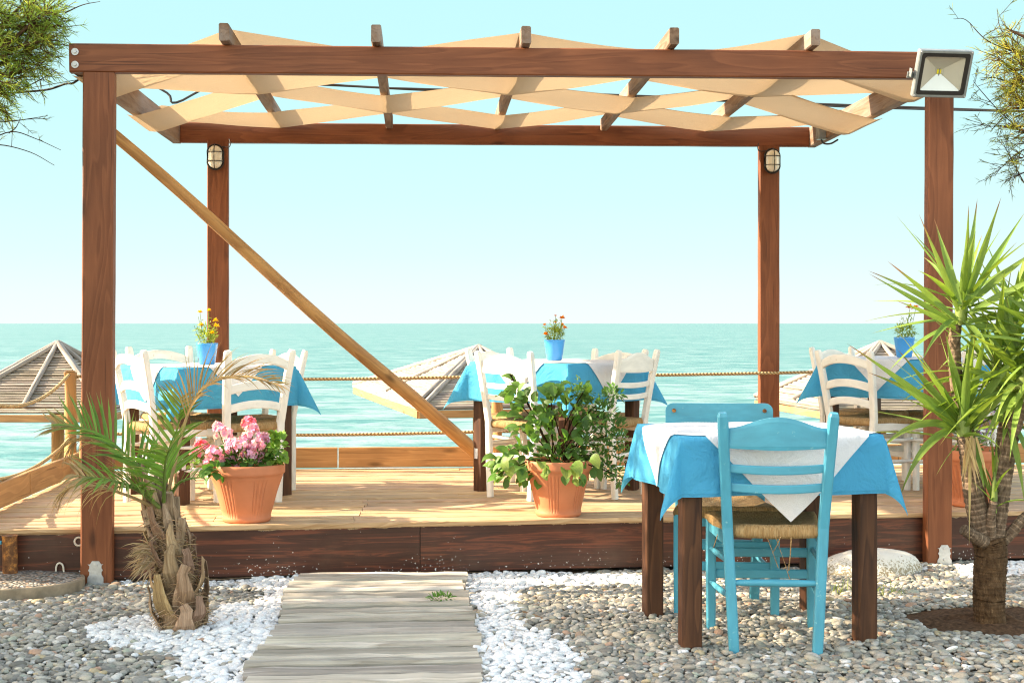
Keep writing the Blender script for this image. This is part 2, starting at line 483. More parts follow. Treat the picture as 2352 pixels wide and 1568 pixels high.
vs = scene.view_settings
vs.view_transform = 'Standard'; vs.look = 'None'; vs.gamma = 1; vs.exposure = EXPO

# ------------------------------------------------------------------ setting: ground, beach, sea
def ss(a, b, x):
    t = max(0, min(1, (x - a) / (b - a))); return t * t * (3 - 2 * t)
def gz(x, y):
    return -.05 * ss(5.5, 6.3, y) + .018 * (mnoise.noise(Vector((x * 1.7, y * 1.7, 3.1))))
def terrain(x, y):
    return gz(x, y) - .022 - 1.7 * ss(9.4, 11.0, y) - 1.2 * ss(13, 19, y)
mb = MB()
xs = [-60, -30, -15, -8, -5] + [-4 + .25 * i for i in range(37)] + [6, 9, 16, 30, 60]
ys = [-30, -12, -4, 0, 2] + [3 + .25 * i for i in range(36)] + [12.5, 14, 16, 18, 20, 24]
V = [(x, y, terrain(x, y)) for y in ys for x in xs]; nx = len(xs)
mb.add(V, [(j * nx + i, j * nx + i + 1, (j + 1) * nx + i + 1, (j + 1) * nx + i) for j in range(len(ys) - 1) for i in range(nx - 1)], True)
tag(build(mb, 'ground', M['ground'], loc=(0, 0, 0)), kind='structure')
mb = MB()
mb.add([(-9000, 15, -2.2), (9000, 15, -2.2), (9000, 22000, -2.2), (-9000, 22000, -2.2)], [(0, 1, 2, 3)])
tag(build(mb, 'sea', M['sea'], loc=(0, 0, -2.2)), kind='structure')

# path of grey boards
PX0, PX1 = -.575, .212
mb = MB(); y = 3.6
while y < 6.46:
    wd = rnd(.075, .125)
    v = rnd(.62, 1.14); t_ = (v, v * rnd(.97, 1.0), v * rnd(.92, 1.0))
    a = PX0 + rnd(-.014, .014) + .012 * math.sin(y * 5); b = PX1 + rnd(-.012, .012) + .01 * math.sin(y * 4)
    zc = .018 + rnd(-.006, .006)
    loft(mb, [(a + (b - a) * i / 8, y + wd / 2 + rnd(-.002, .002), zc + rnd(-.002, .002) + (-.02 if y > 6.2 else 0)) for i in range(9)],
         rect(wd - rnd(.018, .034), .028, .008), jit=.0025, c=t_)
    y += wd
tag(build(mb, 'path', M['path'], loc=(-.18, 5, 0)), kind='structure')

# ------------------------------------------------------------------ pebbles
def inpoly(x, y, poly):
    r = False; j = len(poly) - 1
    for i in range(len(poly)):
        xi, yi = poly[i]; xj, yj = poly[j]
        if (yi > y) != (yj > y) and x < (xj - xi) * (y - yi) / (yj - yi) + xi: r = not r
        j = i
    return r
def wpoly(pts): return [tuple(G(a, b, -.02)[:2]) for a, b in pts]
WR = wpoly([(1040, 1292), (1480, 1308), (1500, 1330), (1250, 1332), (1195, 1350), (1185, 1400), (1215, 1450), (1290, 1490), (1330, 1540), (1380, 1640), (1090, 1640), (1090, 1400)])
WL = wpoly([(720, 1290), (470, 1300), (262, 1312), (270, 1330), (440, 1333), (610, 1335), (600, 1368), (500, 1385), (480, 1430), (350, 1420), (235, 1432), (190, 1475), (280, 1500), (400, 1520), (390, 1650), (600, 1650), (700, 1400)])
WK = wpoly([(2190, 1290), (2400, 1262), (2500, 1310), (2320, 1312), (2240, 1325)])
COVER = G(6, 1346, -.03); COVER_R = (.37, .27)
BOULD = G(2014, 1322, -.05)
SOIL = G(2275, 1425, -.0)
def deck_front(x): return 6.58 + (x + 1.45) * .058
bm_ = bmesh.new(); bmesh.ops.create_icosphere(bm_, subdivisions=2, radius=1.0)
bm_.verts.ensure_lookup_table()
IV = np.array([v.co[:] for v in bm_.verts], np.float32); IF = np.array([[v.index for v in f.verts] for f in bm_.faces], np.int32); bm_.free()
GREYS = [(.30, .29, .26), (.24, .235, .22), (.36, .35, .315), (.20, .195, .18), (.42, .405, .37), (.29, .30, .265), (.34, .315, .27), (.46, .43, .36), (.50, .49, .47)]
ODD = [(.42, .27, .19), (.45, .36, .22), (.36, .38, .30), (.62, .60, .57), (.30, .22, .16)]
peb = {'g': [], 'w': []}
def pebble_field():
    sp = .0262
    for layer in range(2):
        y = 3.95
        while y < 6.95:
            xl, xr = -.345 * y - .25, .475 * y + .25
            x = xl + rnd(0, sp)
            while x < xr:
                px_, py_ = x + rnd(-.5, .5) * sp, y + rnd(-.5, .5) * sp
                x += sp * rnd(.85, 1.25)
                if py_ > deck_front(px_) - .012 or (PX0 + .01 < px_ < PX1 - .01 and py_ < 6.47): continue
                e = ((px_ - COVER.x) / COVER_R[0]) ** 2 + ((py_ - COVER.y) / COVER_R[1]) ** 2
                if e < 1.0: continue
                e = ((px_ - SOIL.x) / .36) ** 2 + ((py_ - SOIL.y) / .30) ** 2
                if e < .85 + .3 * mnoise.noise(Vector((px_ * 6, py_ * 6, 0))): continue
                nz = .05 * mnoise.noise(Vector((px_ * 7, py_ * 7, 1))) + rnd(-.022, .022)
                wt = inpoly(px_ + nz, py_ + nz * .7, WR) or inpoly(px_ + nz, py_ + nz, WL) or inpoly(px_ + nz, py_ + nz * .5, WK)
                if wt and random.random() < .025: wt = False
                elif not wt and random.random() < .008: wt = True
                a = rnd(.0100, .0225)
                if random.random() < .07: a *= rnd(1.25, 1.8)
                if wt: a *= 1.05
                peb['w' if wt else 'g'].append((px_, py_, gz(px_, py_) + (-.006 if layer == 0 else .003) + rnd(-.004, .004), a))
            y += sp * .95
pebble_field()
def pebble_mesh(name, lst, white):
    n = len(lst); A = np.array(lst, np.float32); rg = np.random.default_rng(3 if white else 5)
    s = np.empty((n, 3), np.float32)
    s[:, 0] = A[:, 3]; s[:, 1] = A[:, 3] * rg.uniform(.55, .9, n); s[:, 2] = A[:, 3] * rg.uniform(.30, .52, n)
    yaw = rg.uniform(0, 6.283, n); tx = rg.normal(0, .2, n); ty = rg.normal(0, .2, n)
    cz, sz_ = np.cos(yaw), np.sin(yaw); cx, sx_ = np.cos(tx), np.sin(tx); cy, sy_ = np.cos(ty), np.sin(ty)
    Z = np.zeros(n); O = np.ones(n)
    Rz = np.stack([cz, -sz_, Z, sz_, cz, Z, Z, Z, O], 1).reshape(n, 3, 3)
    Rx = np.stack([O, Z, Z, Z, cx, -sx_, Z, sx_, cx], 1).reshape(n, 3, 3)
    Ry = np.stack([cy, Z, sy_, Z, O, Z, -sy_, Z, cy], 1).reshape(n, 3, 3)
    Rm = Rx @ Ry @ Rz
    base = IV[None] * (1 + rg.normal(0, .025, (n, len(IV), 1)))
    # squarer or pointier outlines
    pw = rg.uniform(.75, 1.15, (n, 1, 1)); base = np.sign(base) * np.abs(base) ** pw
    Vv = np.einsum('nij,nkj->nki', Rm, base * s[:, None, :]) + A[:, None, :3]
    nv = len(IV); Ff = (IF[None] + (np.arange(n) * nv)[:, None, None]).reshape(-1, 3)
    if white:
        v = rg.uniform(.66, .83, n); C = np.stack([v, v * .995, v * .98], 1)
        d = rg.random(n) < .07; C[d] *= .6
    else:
        C = np.array(GREYS)[rg.integers(0, len(GREYS), n)] * rg.uniform(.72, 1.18, (n, 1)) * np.array([[1.0, .965, .905]])
        d = rg.random(n) < .09; C[d] = np.array(ODD)[rg.integers(0, len(ODD), d.sum())]
    me = bpy.data.meshes.new(name)
    me.vertices.add(n * nv); me.vertices.foreach_set('co', Vv.astype(np.float32).ravel())
    me.loops.add(len(Ff) * 3); me.loops.foreach_set('vertex_index', Ff.astype(np.int32).ravel())
    me.polygons.add(len(Ff)); me.polygons.foreach_set('loop_start', np.arange(len(Ff), dtype=np.int32) * 3)
    me.polygons.foreach_set('use_smooth', np.ones(len(Ff), bool))
    me.update(calc_edges=True)
    attrs(me, Vv.reshape(-1, 3), np.repeat(C, nv, 0))
    me.materials.append(M['pebble'])
    o = bpy.data.objects.new(name, me); col.objects.link(o)
    return o
tag(pebble_mesh('grey_pebbles', peb['g'], False), 'smooth grey beach pebbles covering the ground around the boardwalk', 'pebbles', kind='stuff')
tag(pebble_mesh('white_pebbles', peb['w'], True), 'white painted pebbles edging the boardwalk and palm', 'pebbles', kind='stuff')

# ------------------------------------------------------------------ deck
DZ = .21
DX0, DX1, DYB = -2.22, 5.2, 9.16
deck = thing('wooden_deck', 'raised wooden terrace of pale planks with dark laminate front', 'deck', (1.4, 7.9, -.05))
mb = MB(); y = deck_front(DX0) - .01; row = 0
while y < DYB - .02:
    wd = rnd(.085, .10)
    y1 = min(y + wd, DYB)
    joints = sorted([DX0, DX1] + [rnd(-1.4, -.9) + .0 * row, -.30 + rnd(-.02, .02) - .04 * (7.3 - y) if y < 7.5 else rnd(.2, .7), rnd(1.8, 3.4)])
    for a, b in zip(joints[:-1], joints[1:]):
        if b - a < .15: continue
        v = rnd(.84, 1.12); tint = (v, v * rnd(.95, 1.02), v * rnd(.88, 1.04))
        ya = lambda x: y + .058 * (x - DX0) * max(0, 1 - (y - 6.5) / 2.6)
        zz = DZ - .011 + rnd(-.004, .003)
        ww = (ya(a) + y1 - y) - ya(a)
        loft(mb, [(a + .002 + (b - a - .004) * i / 6, ya(a + (b - a) * i / 6) + wd / 2, zz + rnd(-.001, .001)) for i in range(7)],
             rect(wd - rnd(.008, .016), .022, .005), jit=.0009, c=tint)
    y += wd * .985
build(mb, 'planks', M['deck'], deck)
# fascia boards with seams
fx = [DX0, -1.33, .0, 1.42, 3.0, DX1]
for a, b in zip(fx[:-1], fx[1:]):
    mb = MB()
    pa, pb = Vector((a + .002, deck_front(a) + .009 + rnd(0, .003), .085)), Vector((b - .002, deck_front(b) + .009 + rnd(0, .003), .085))
    loft(mb, line(pa, pb, 8), rect(.016, .27 - .03, .002))
    build(mb, 'fascia_board', M['fascia'], deck)
mb = MB()
loft(mb, [(x, deck_front(x) - .006, DZ - .006 + rnd(-.0015, .0015)) for x in np.linspace(DX0, DX1, 60)], rect(.022, .022, .004), jit=.0025, c=(.95, .9, .82))
build(mb, 'front_batten', M['deck'], deck)
for k_ in range(7):
    x = DX0 + .3 + k_ * 1.1
    mb = MB(); box(mb, x, x + .09, 9.0, 9.09, -.4, DZ - .025); build(mb, 'support_stump', M['leg'], deck)
def toe(p0, p1, parent=deck):
    mb = MB(); loft(mb, line(p0, p1, 10), rect(.028, .135, .004), jit=.001, c=(rnd(.92, 1.08),) * 3); build(mb, 'toe_board', M['toe'], parent)
tz = DZ + .012 + .0675
toe((DX0 + .02, 6.5, tz), (DX0 + .02, 7.75, tz)); toe((DX0 + .022, 7.755, tz + .002), (DX0 + .015, 9.1, tz))
bx = [-2.2, -.55, 1.55, 3.3, 5.2]
for a, b in zip(bx[:-1], bx[1:]): toe((a + .003, 9.135, tz), (b - .003, 9.135 + rnd(-.003, .003), tz))

# rope railing
rail = thing('rope_railing', 'rope railing on round pine posts along the terrace edge', 'railing', (.5, 9.06, DZ))
RPOST = [(-2.19, 6.66), (-2.27, 8.96), (.515, 9.06), (3.55, 9.06)]
for i, (x, y) in enumerate(RPOST):
    mb = MB(); r = .04 if i != 1 else .043
    tube(mb, [(x, y, DZ - .3), (x, y, .3), (x + .003, y, .6), (x, y, .872), (x, y, .882)], r, 14, sc=[1.02, 1, 1, .98, .9])
    build(mb, 'post', M['pine'], rail)
def rope(p0, p1, sag, n=22):
    mb = MB(); pts = line(p0, p1, n)
    for i, p in enumerate(pts): p.z -= sag * 4 * (i / n) * (1 - i / n)
    tube(mb, pts, .0105, 8); build(mb, 'rope', M['rope'], rail)
for z, s in ((.86, .13), (.44, .09)):
    rope((-2.19, 6.66, z), (-2.27, 8.93, z), s)
for z in (.845, .475):
    rope((-2.27, 8.99, z), (.515, 9.06, z - .01), .02); rope((.515, 9.06, z - .01), (3.55, 9.06, z + .035), .012)
    rope((3.55, 9.06, z + .035), (5.2, 9.06, z + .03), .02)

# ------------------------------------------------------------------ pergola
perg = thing('pergola', 'brown timber pergola with woven canvas strips over the terrace', 'pergola', (.55, 7.8, -.05))
BL, BR_ = Vector((-1.655, 6.50, 0)), Vector((2.755, 6.75, 0))
def part(name, mat, p0, p1, w_, h_, parent=perg, ch=.006, n=14, up=(0, 0, 1), jit=.0008):
    mb = MB(); loft(mb, line(p0, p1, n), rect(w_, h_, ch), up=up, jit=jit); return build(mb, name, mat, parent)
def zfb(x): return 2.377 + (x + 1.655) / 4.41 * .068         # bottom of front beam
fb = part('front_beam', M['stain'], (BL.x, BL.y + .03, zfb(BL.x) + .0675), (BR_.x, BR_.y + .03, zfb(BR_.x) + .0675), .06, .136, n=30)
def bolt(p, parent, n=Vector((0, -1, 0)), r=.017):
    mb = MB()
    loft(mb, [p, p + n * .004], circ(r, 18)); loft(mb, [p + n * .004, p + n * .013], circ(r * .5, 6))
    build(mb, 'bolt', M['steel'], parent)
for py in (119, 148.5):
    q = P(172, py, 6.37); bolt(Vector((q.x, 6.499, q.z)), fb)
part('back_beam', M['stain'], (-1.59, 9.13, 2.394 + .066), (2.69, 9.22, 2.414 + .068), .06, .134, n=24)
part('side_beam', M['grey_wood'], (-1.622, 6.57, 2.378 + .066), (-1.622, 9.16, 2.392 + .066), .06, .133)
part('side_beam', M['grey_wood'], (2.722, 6.80, 2.446 + .066), (2.722, 9.25, 2.414 + .066), .06, .133)
for x in (-1.622, 2.722):      # stained outer face boards
    y0 = 6.57 if x < 0 else 6.80
RAF = [-.925, -.21, .515, 1.25, 1.97]
def raf_z(i, y):
    f = 2.527 + (RAF[i] + .925) / 2.9 * .05; b = 2.502
    return f + (b - f) * (y - 6.5) / 2.6
for i, x in enumerate(RAF):
    part('rafter', M['grey_wood'], (x, 6.46 + (x + .9) * .055, raf_z(i, 6.5) + .04), (x + rnd(-.01, .01), 9.13, raf_z(i, 9.1) + .04), .048, .083, n=12)
# posts
def bracket(p, parent, s=1.0):
    """scalloped galvanised plate"""
    o = [(-.037, 0), (-.037, .04), (-.028, .055), (-.028, .067), (-.034, .075), (-.028, .085), (-.028, .097), (-.036, .103), (-.026, .103), (-.016, .118), (.016, .118), (.026, .103), (.036, .103), (.028, .097), (.028, .085), (.034, .075), (.028, .067), (.028, .055), (.037, .04), (.037, 0)]
    mb = MB(); n = len(o)
    V = [p + Vector((a, 0, b)) for a, b in o] + [p + Vector((a, -.004, b)) for a, b in o]
    mb.add(V, [tuple(range(n)), tuple(range(2 * n - 1, n - 1, -1))] + [(i, i + n, (i + 1) % n + n, (i + 1) % n) for i in range(n)])
    b = build(mb, 'metal_bracket', M['steel'], parent)
    for zz in (.045, .1):
        bb = MB(); q = p + Vector((.002, -.004, zz)); loft(bb, [q, q + Vector((0, -.006, 0))], circ(.008, 8)); 
        me = bb
        mbx = build(bb, 'bracket_bolt', M['steel'], parent)
posts = []
for (px, yf, top, wd) in ((219.5, deck_front(-1.53) - .078, 2.376, .145), (2158, deck_front(2.6) - .078, 2.44, .132)):
    t = yf / (FY - (px - CX) / FPX * FX); x = cw((px - CX) / FPX * t, t).x
    o = part('post', M['stain'], (x, yf + .034, -.09), (x + .012, yf + .034, top), wd, .066, up=(0, 1, 0), n=20)
    bracket(Vector((x + (.0 if px < 1000 else .025), yf - .0005, -.05 + (.0 if px < 1000 else -.01))), o)
    posts.append((x, yf))
for (px, bottom) in ((499.5, -.3), (1768, -.3)):
    yb = 9.06; t = yb / (FY - (px - CX) / FPX * FX); x = cw((px - CX) / FPX * t, t).x
    part('post', M['stain'], (x, yb + .03, bottom), (x, yb + .03, 2.40), .138, .06, up=(0, 1, 0), n=20)
# thin round pole behind the left front post
mb = MB(); q = G(187, 1100, DZ); tube(mb, line((q.x + .006, q.y, DZ - .1), (q.x + .075, q.y, 2.3), 6), .028, 12); build(mb, 'support_pole', M['pine'], perg)
# diagonal brace
mb = MB(); a = P(205, 262, 6.62); b = P(1120, 1066, 8.98)
pts = line(a, b, 20)
for i, p in enumerate(pts): p.z += .012 * math.sin(i * .45); 
loft(mb, pts, circ(.033, 12), sc=[.85 + .55 * i / 20 for i in range(21)], smooth=True, jit=.0012)
build(mb, 'brace_pole', M['pine'], perg)
# canvas strips woven over and under the rafters
YS = [(6.58, 7.19), (7.17, 7.81), (7.79, 8.44), (8.43, 9.07)]
for k_, (y0, y1) in enumerate(YS):
    mb = MB(); nodes = []
    yl = y0
    ev = k_ % 2 == 1
    zl = 2.384 + (.142 if ev else -.012); nodes.append((-1.66, zl, 0)); nodes.append((-1.585, zl, 0))
    for i, x in enumerate(RAF):
        over = (i % 2 == 0) == (k_ % 2 == 0)
        z = raf_z(i, (y0 + y1) / 2)
        nodes.append((x, z + .092 if over else z - .012, 1 if over else -1))
    zr = 2.446 - .03 * k_ / 3
    zr += .142 if ev else -.014
    nodes.append((2.685, zr, 0)); nodes.append((2.762, zr, 0))
    nw = 12; xsn, zsn = [], []
    for (xa, za, ka), (xb, zb, kb) in zip(nodes[:-1], nodes[1:]):
        ns = 14 if xb - xa > .2 else 2
        for i in range(ns):
            f = i / ns
            xsn.append(xa + (xb - xa) * f); zsn.append((za + (zb - za) * f, math.sin(math.pi * f), ka * (1 - f) + kb * f))
    xsn.append(nodes[-1][0]); zsn.append((nodes[-1][1], 0, 0))
    V = []; W = []
    sk = .025 * (1 if True else 0)
    for x, (z, s, kk) in zip(xsn, zsn):
        yo = .25 * (x + 1.65) / 4.4 * (1 - (y0 - 6.55) / 2.6) * .8
        for j in range(nw + 1):
            f = j / nw; w_ = 2 * f - 1
            yy = y0 + (y1 - y0) * f + yo + .012 * s * w_ * -1
            zz = z - .006 * s - .006 * max(0, -kk) * (1 - w_ * w_) + .003 * math.sin(x * 7 + f * 5) + .004 * mnoise.noise(Vector((x * 3, f * 2, k_ * 9)))
            V.append((x, yy, zz)); W.append((x, yy, k_ * 3.0))
    m = nw + 1
    mb.add(V, [(i * m + j, i * m + j + 1, (i + 1) * m + j + 1, (i + 1) * m + j) for i in range(len(xsn) - 1) for j in range(nw)], True, W)
    build(mb, 'canvas_strip', M['canvas'], perg)

# ------------------------------------------------------------------ chairs
def rush_seat(root, z=.435, wf=.205, wb=.158, yf=.185, yb=-.19):
    mb = MB(); rings = [(0.02, -.020), (.25, -.018), (.5, -.012), (.75, -.003), (.88, .004), (.96, .001), (1.0, -.012), (1.01, -.026), (.97, -.040), (.6, -.040)]
    n = 14; V, W = [], []
    for (r, dz) in rings:
        for sd in range(4):
            for i in range(n):
                f = -1 + 2 * i / n
                a, b = ((f, 1), (1, -f), (-f, -1), (-1, f))[sd]
                a *= r; b *= r
                wy = wb + (wf - wb) * (b + 1) / 2
                dip = -.006 * (1 - abs(f)) * (1 if r > .9 else .3)
                V.append((a * wy, yb + (yf - yb) * (b + 1) / 2, z + dz + dip + rnd(-.001, .001)))
                W.append((f * r * .2 + sd * 3, r, dz))
    m = 4 * n
    F_ = [(i * m + j, i * m + (j + 1) % m, (i + 1) * m + (j + 1) % m, (i + 1) * m + j) for i in range(len(rings) - 1) for j in range(m)]
    F_.append(tuple(range(m))); mb.add(V, F_, True, W)
    s = build(mb, 'seat', M['rush'], root); return s

def make_chair(kind, paint_, label, group):
    root = thing('chair', label, 'chair', group=group)
    arch = kind == 'arch'
    tops, hw = .83, (.188 if kind == 'wave' else .196)
    pw = .036 if kind == 'wave' else .042
    def post_pt(s, z):
        if z < .43: f = z / .43; return Vector((s * (.142 + .022 * f), -.20 + .012 * f, z))
        f = (z - .43) / .40; return Vector((s * (.164 + (hw - .164) * f), -.188 - .055 * f - .018 * f * f, z))
    for s in (-1, 1):
        mb = MB(); zs = [0, .12, .28, .43, .55, .68, .79, .818, tops] if kind != 'panel' else [0, .12, .28, .43, .55, .66, .74, .775, .79]
        loft(mb, [post_pt(s, z) for z in zs], rect(pw, .032, .005), up=(0, 1, 0), sc=[.95, 1, 1, 1, 1, 1, 1, .94, .70], smooth=False)
        build(mb, 'back_post', paint_, root)
        mb = MB(); loft(mb, [(s * .186, .168, z) for z in (0, .2, .405)] + [(s * .186, .168, .425)], rect(.036, .034, .006), up=(0, 1, 0), sc=[.9, 1, 1, .8])
        build(mb, 'leg', paint_, root)
        for z in (.175, .30):
            mb = MB(); a = post_pt(s, z + .01); a.y += .01
            loft(mb, line(a, (s * .186, .158, z), 4), circ(.0105, 8), smooth=True, sc=[.75, 1, 1.05, 1, .75]); build(mb, 'stretcher', paint_, root)
        mb = MB(); a = post_pt(s, .385); timber(mb, (a.x, a.y + .014, a.z), (s * .186, .152, .385), .018, .045, n=3); build(mb, 'seat_rail', paint_, root)
    for z in (.205, .285):
        mb = MB(); timber(mb, (-.168, .168, z), (.168, .168, z), .014, .034, n=3); build(mb, 'stretcher', paint_, root)
    mb = MB(); timber(mb, (-.168, .168, .382), (.168, .168, .382), .018, .045, n=3); build(mb, 'seat_rail', paint_, root)
    mb = MB(); loft(mb, line(post_pt(-1, .24) + Vector((.012, 0, 0)), post_pt(1, .24) - Vector((.012, 0, 0)), 6), circ(.0125, 8), smooth=True, sc=[.8, 1, 1.05, 1.1, 1.05, 1, .8]); build(mb, 'stretcher', paint_, root)
    rush_seat(root)
    def cross(name, top, bot, th=.017, bow=.022, nseg=14):
        mb = MB(); pts, sc = [], []
        zm = (top(0) + bot(0)) / 2
        pa, pb = post_pt(-1, zm), post_pt(1, zm)
        for i in range(nseg + 1):
            s = -1 + 2 * i / nseg
            c0 = (top(s) + bot(s)) / 2
            q = pa.lerp(pb, i / nseg); q.x *= .935; q.y = post_pt(1, c0).y - bow * (1 - s * s) + .004; q.z = c0
            pts.append(q); sc.append((th, top(s) - bot(s)))
        loft(mb, pts, rect(1, 1, .13), sc=sc); build(mb, name, paint_, root)
    if kind == 'wave':
        cross('crest_rail', lambda s: .775 + .040 * math.cos(math.pi * s * .98) * .5 + .02, lambda s: .708 - .006 * (1 - s * s))
        cross('slat', lambda s: .652 - .006 * (1 - s * s), lambda s: .624 - .008 * (1 - s * s), .012, .02)
        cross('slat', lambda s: .586 - .006 * (1 - s * s), lambda s: .558 - .008 * (1 - s * s), .012, .02)
    elif arch:
        cross('crest_rail', lambda s: .765 + .045 * (1 - s * s), lambda s: .720 + .038 * (1 - s * s), .024, .03)
        cross('slat', lambda s: .638 + .028 * (1 - s * s), lambda s: .592 + .028 * (1 - s * s), .020, .028)
        cross('slat', lambda s: .535 + .026 * (1 - s * s), lambda s: .492 + .026 * (1 - s * s), .020, .026)
    else:
        mb = MB(); o = []
        W_, H0, H1, rr = .222, .655, .815, .03
        for cx_, cz_, a0 in ((W_ - rr, H1 - rr, 0), (-W_ + rr, H1 - rr, 90), (-W_ + rr, H0 + rr, 180), (W_ - rr, H0 + rr, 270)):
            for k_ in range(5):
                a = R(a0 + k_ * 22.5); o.append((cx_ + rr * math.cos(a), cz_ + rr * math.sin(a)))
        n = len(o); yy = lambda x: -.225 + .012
        V = [(x, yy(x), z) for x, z in o] + [(x, yy(x) - .02, z) for x, z in o]
        cen = [(0, yy(0), (H0 + H1) / 2), (0, yy(0) - .02, (H0 + H1) / 2)]
        F_ = [(i, (i + 1) % n, (i + 1) % n + n, i + n) for i in range(n)] + [(2 * n, (i + 1) % n, i) for i in range(n)] + [(2 * n + 1, i + n, (i + 1) % n + n) for i in range(n)]
        mb.add(V + cen, F_, False); pn = build(mb, 'back_panel', paint_, root)
        for sx_ in (-1, 1):
            for zz in (H0 + .032, H1 - .03):
                mb = MB(); q = Vector((sx_ * .187, yy(.187) + .0005, zz)); loft(mb, [q, q + Vector((0, .006, 0))], circ(.0085, 10)); build(mb, 'bolt', M['rust'], pn)
    return root

WG, BG = 'white rush-seated chairs around the terrace tables', 'turquoise chairs at the pebble table'
protos = {}
def place(kind, p, fdir, label, group, scale=1.0, dz=0.0):
    """p: world floor point of the seat centre, fdir: the way a sitter faces"""
    rz = math.atan2(-fdir[0], fdir[1])
    key = (kind, group)
    if key not in protos:
        o = make_chair(kind, M['blue'] if group == BG else M['white'], label, group); protos[key] = o
    else: o = copy_tree(protos[key])
    o['label'] = label
    o.location = (p[0], p[1], p[2] + dz); o.rotation_euler = (0, 0, rz); o.scale = (scale,) * 3
    return o
def cdir(dx, dt):
    v = cw(dx, dt); return Vector((v.x, v.y, 0)).normalized()

# ------------------------------------------------------------------ tables, cloths
def drape_fn(ax, ay, off, ph, amp=1.0, cone=.22):
    def f(u, v):
        su, sv = (1 if u >= 0 else -1), (1 if v >= 0 else -1)
        du, dv = max(abs(u) - ax, 0), max(abs(v) - ay, 0)
        if du == 0 and dv == 0:
            return Vector((u, v, off + .0012 * math.sin(u * 31 + ph) * math.sin(v * 27)))
        if dv == 0:
            wv = amp * .020 * (du / .2) * math.sin(v * 13 + ph + su * 2) * max(0, 1 - (abs(v) / ay) ** 4)
            h = .07 * du + wv + off + .004 * (1 - math.exp(-du / .01)); return Vector((su * (ax + h), v, -max(0, du - .003)))
        if du == 0:
            wv = amp * .020 * (dv / .2) * math.sin(u * 12 + ph * 1.7 + sv) * max(0, 1 - (abs(u) / ax) ** 4)
            h = .07 * dv + wv + off + .004 * (1 - math.exp(-dv / .01)); return Vector((u, sv * (ay + h), -max(0, dv - .003)))
        r = math.hypot(du, dv); a = math.atan2(dv, du)
        h = r * (.07 + cone * math.sin(2 * a) ** 1.3)
        sway = .10 * r * math.sin(ph * 3 + su + 2 * sv) * math.sin(2 * a)
        ex = math.cos(a) * (h + off + .004) - math.sin(a) * sway; ey = math.sin(a) * (h + off + .004) + math.cos(a) * sway
        return Vector((su * (ax + ex), sv * (ay + ey), -math.sqrt(max(0, r * r - h * h))))
    return f
def axis_vals(a, d, ni=16, no=12):
    o = [a + d * i / no for i in range(1, no)] + [a + d - .013, a + d - .012, a + d]
    return [-x for x in o[::-1]] + [-a + 2 * a * i / ni for i in range(ni + 1)] + o
def cloths(cen, rz, ax, ay, ztop, drop, over, ph, label, wlabel, g1='blue tablecloths', g2='white overlay cloths'):
    mtx = Matrix.Translation((cen.x, cen.y, ztop)) @ Matrix.Rotation(rz, 4, 'Z')
    f = drape_fn(ax + .002, ay + .002, .003, ph, 1.0, .22 if ztop > .7 and ztop < .8 else .40)
    us, vs_ = axis_vals(ax + .002, drop), axis_vals(ay + .002, drop); nu = len(us)
    mb = MB(); V = [mtx @ f(u, v) for v in vs_ for u in us]
    mb.add(V, [(j * nu + i, j * nu + i + 1, (j + 1) * nu + i + 1, (j + 1) * nu + i) for j in range(len(vs_) - 1) for i in range(nu - 1)], True, [(u + ph, v, 0) for v in vs_ for u in us],
           [(.78,) * 3 if (i in (1, nu - 2) or j in (1, len(vs_) - 2)) else (1, 1, 1) for j in range(len(vs_)) for i in range(nu)])
    tag(build(mb, 'tablecloth', M['cloth'], loc=(cen.x, cen.y, ztop)), label, 'tablecloth', g1)
    f2 = drape_fn(ax + .004, ay + .004, .007, ph)
    n = 96; mb = MB(); V, W = [], []
    skx, sky_ = .02 * math.sin(ph * 5), .02 * math.cos(ph * 7)
    for j in range(n + 1):
        for i in range(n + 1):
            p_, q_ = -1 + 2 * i / n, -1 + 2 * j / n
            u, v = (p_ - q_) * over / 2 + skx, (p_ + q_) * over / 2 + sky_
            V.append(mtx @ f2(u, v)); W.append((u + ph + 9, v, 0))
    mb.add(V, [(j * (n + 1) + i, j * (n + 1) + i + 1, (j + 1) * (n + 1) + i + 1, (j + 1) * (n + 1) + i) for j in range(n) for i in range(n)], True, W)
    tag(build(mb, 'overlay_cloth', M['white_cloth'], loc=(cen.x, cen.y, ztop)), wlabel, 'tablecloth', g2)

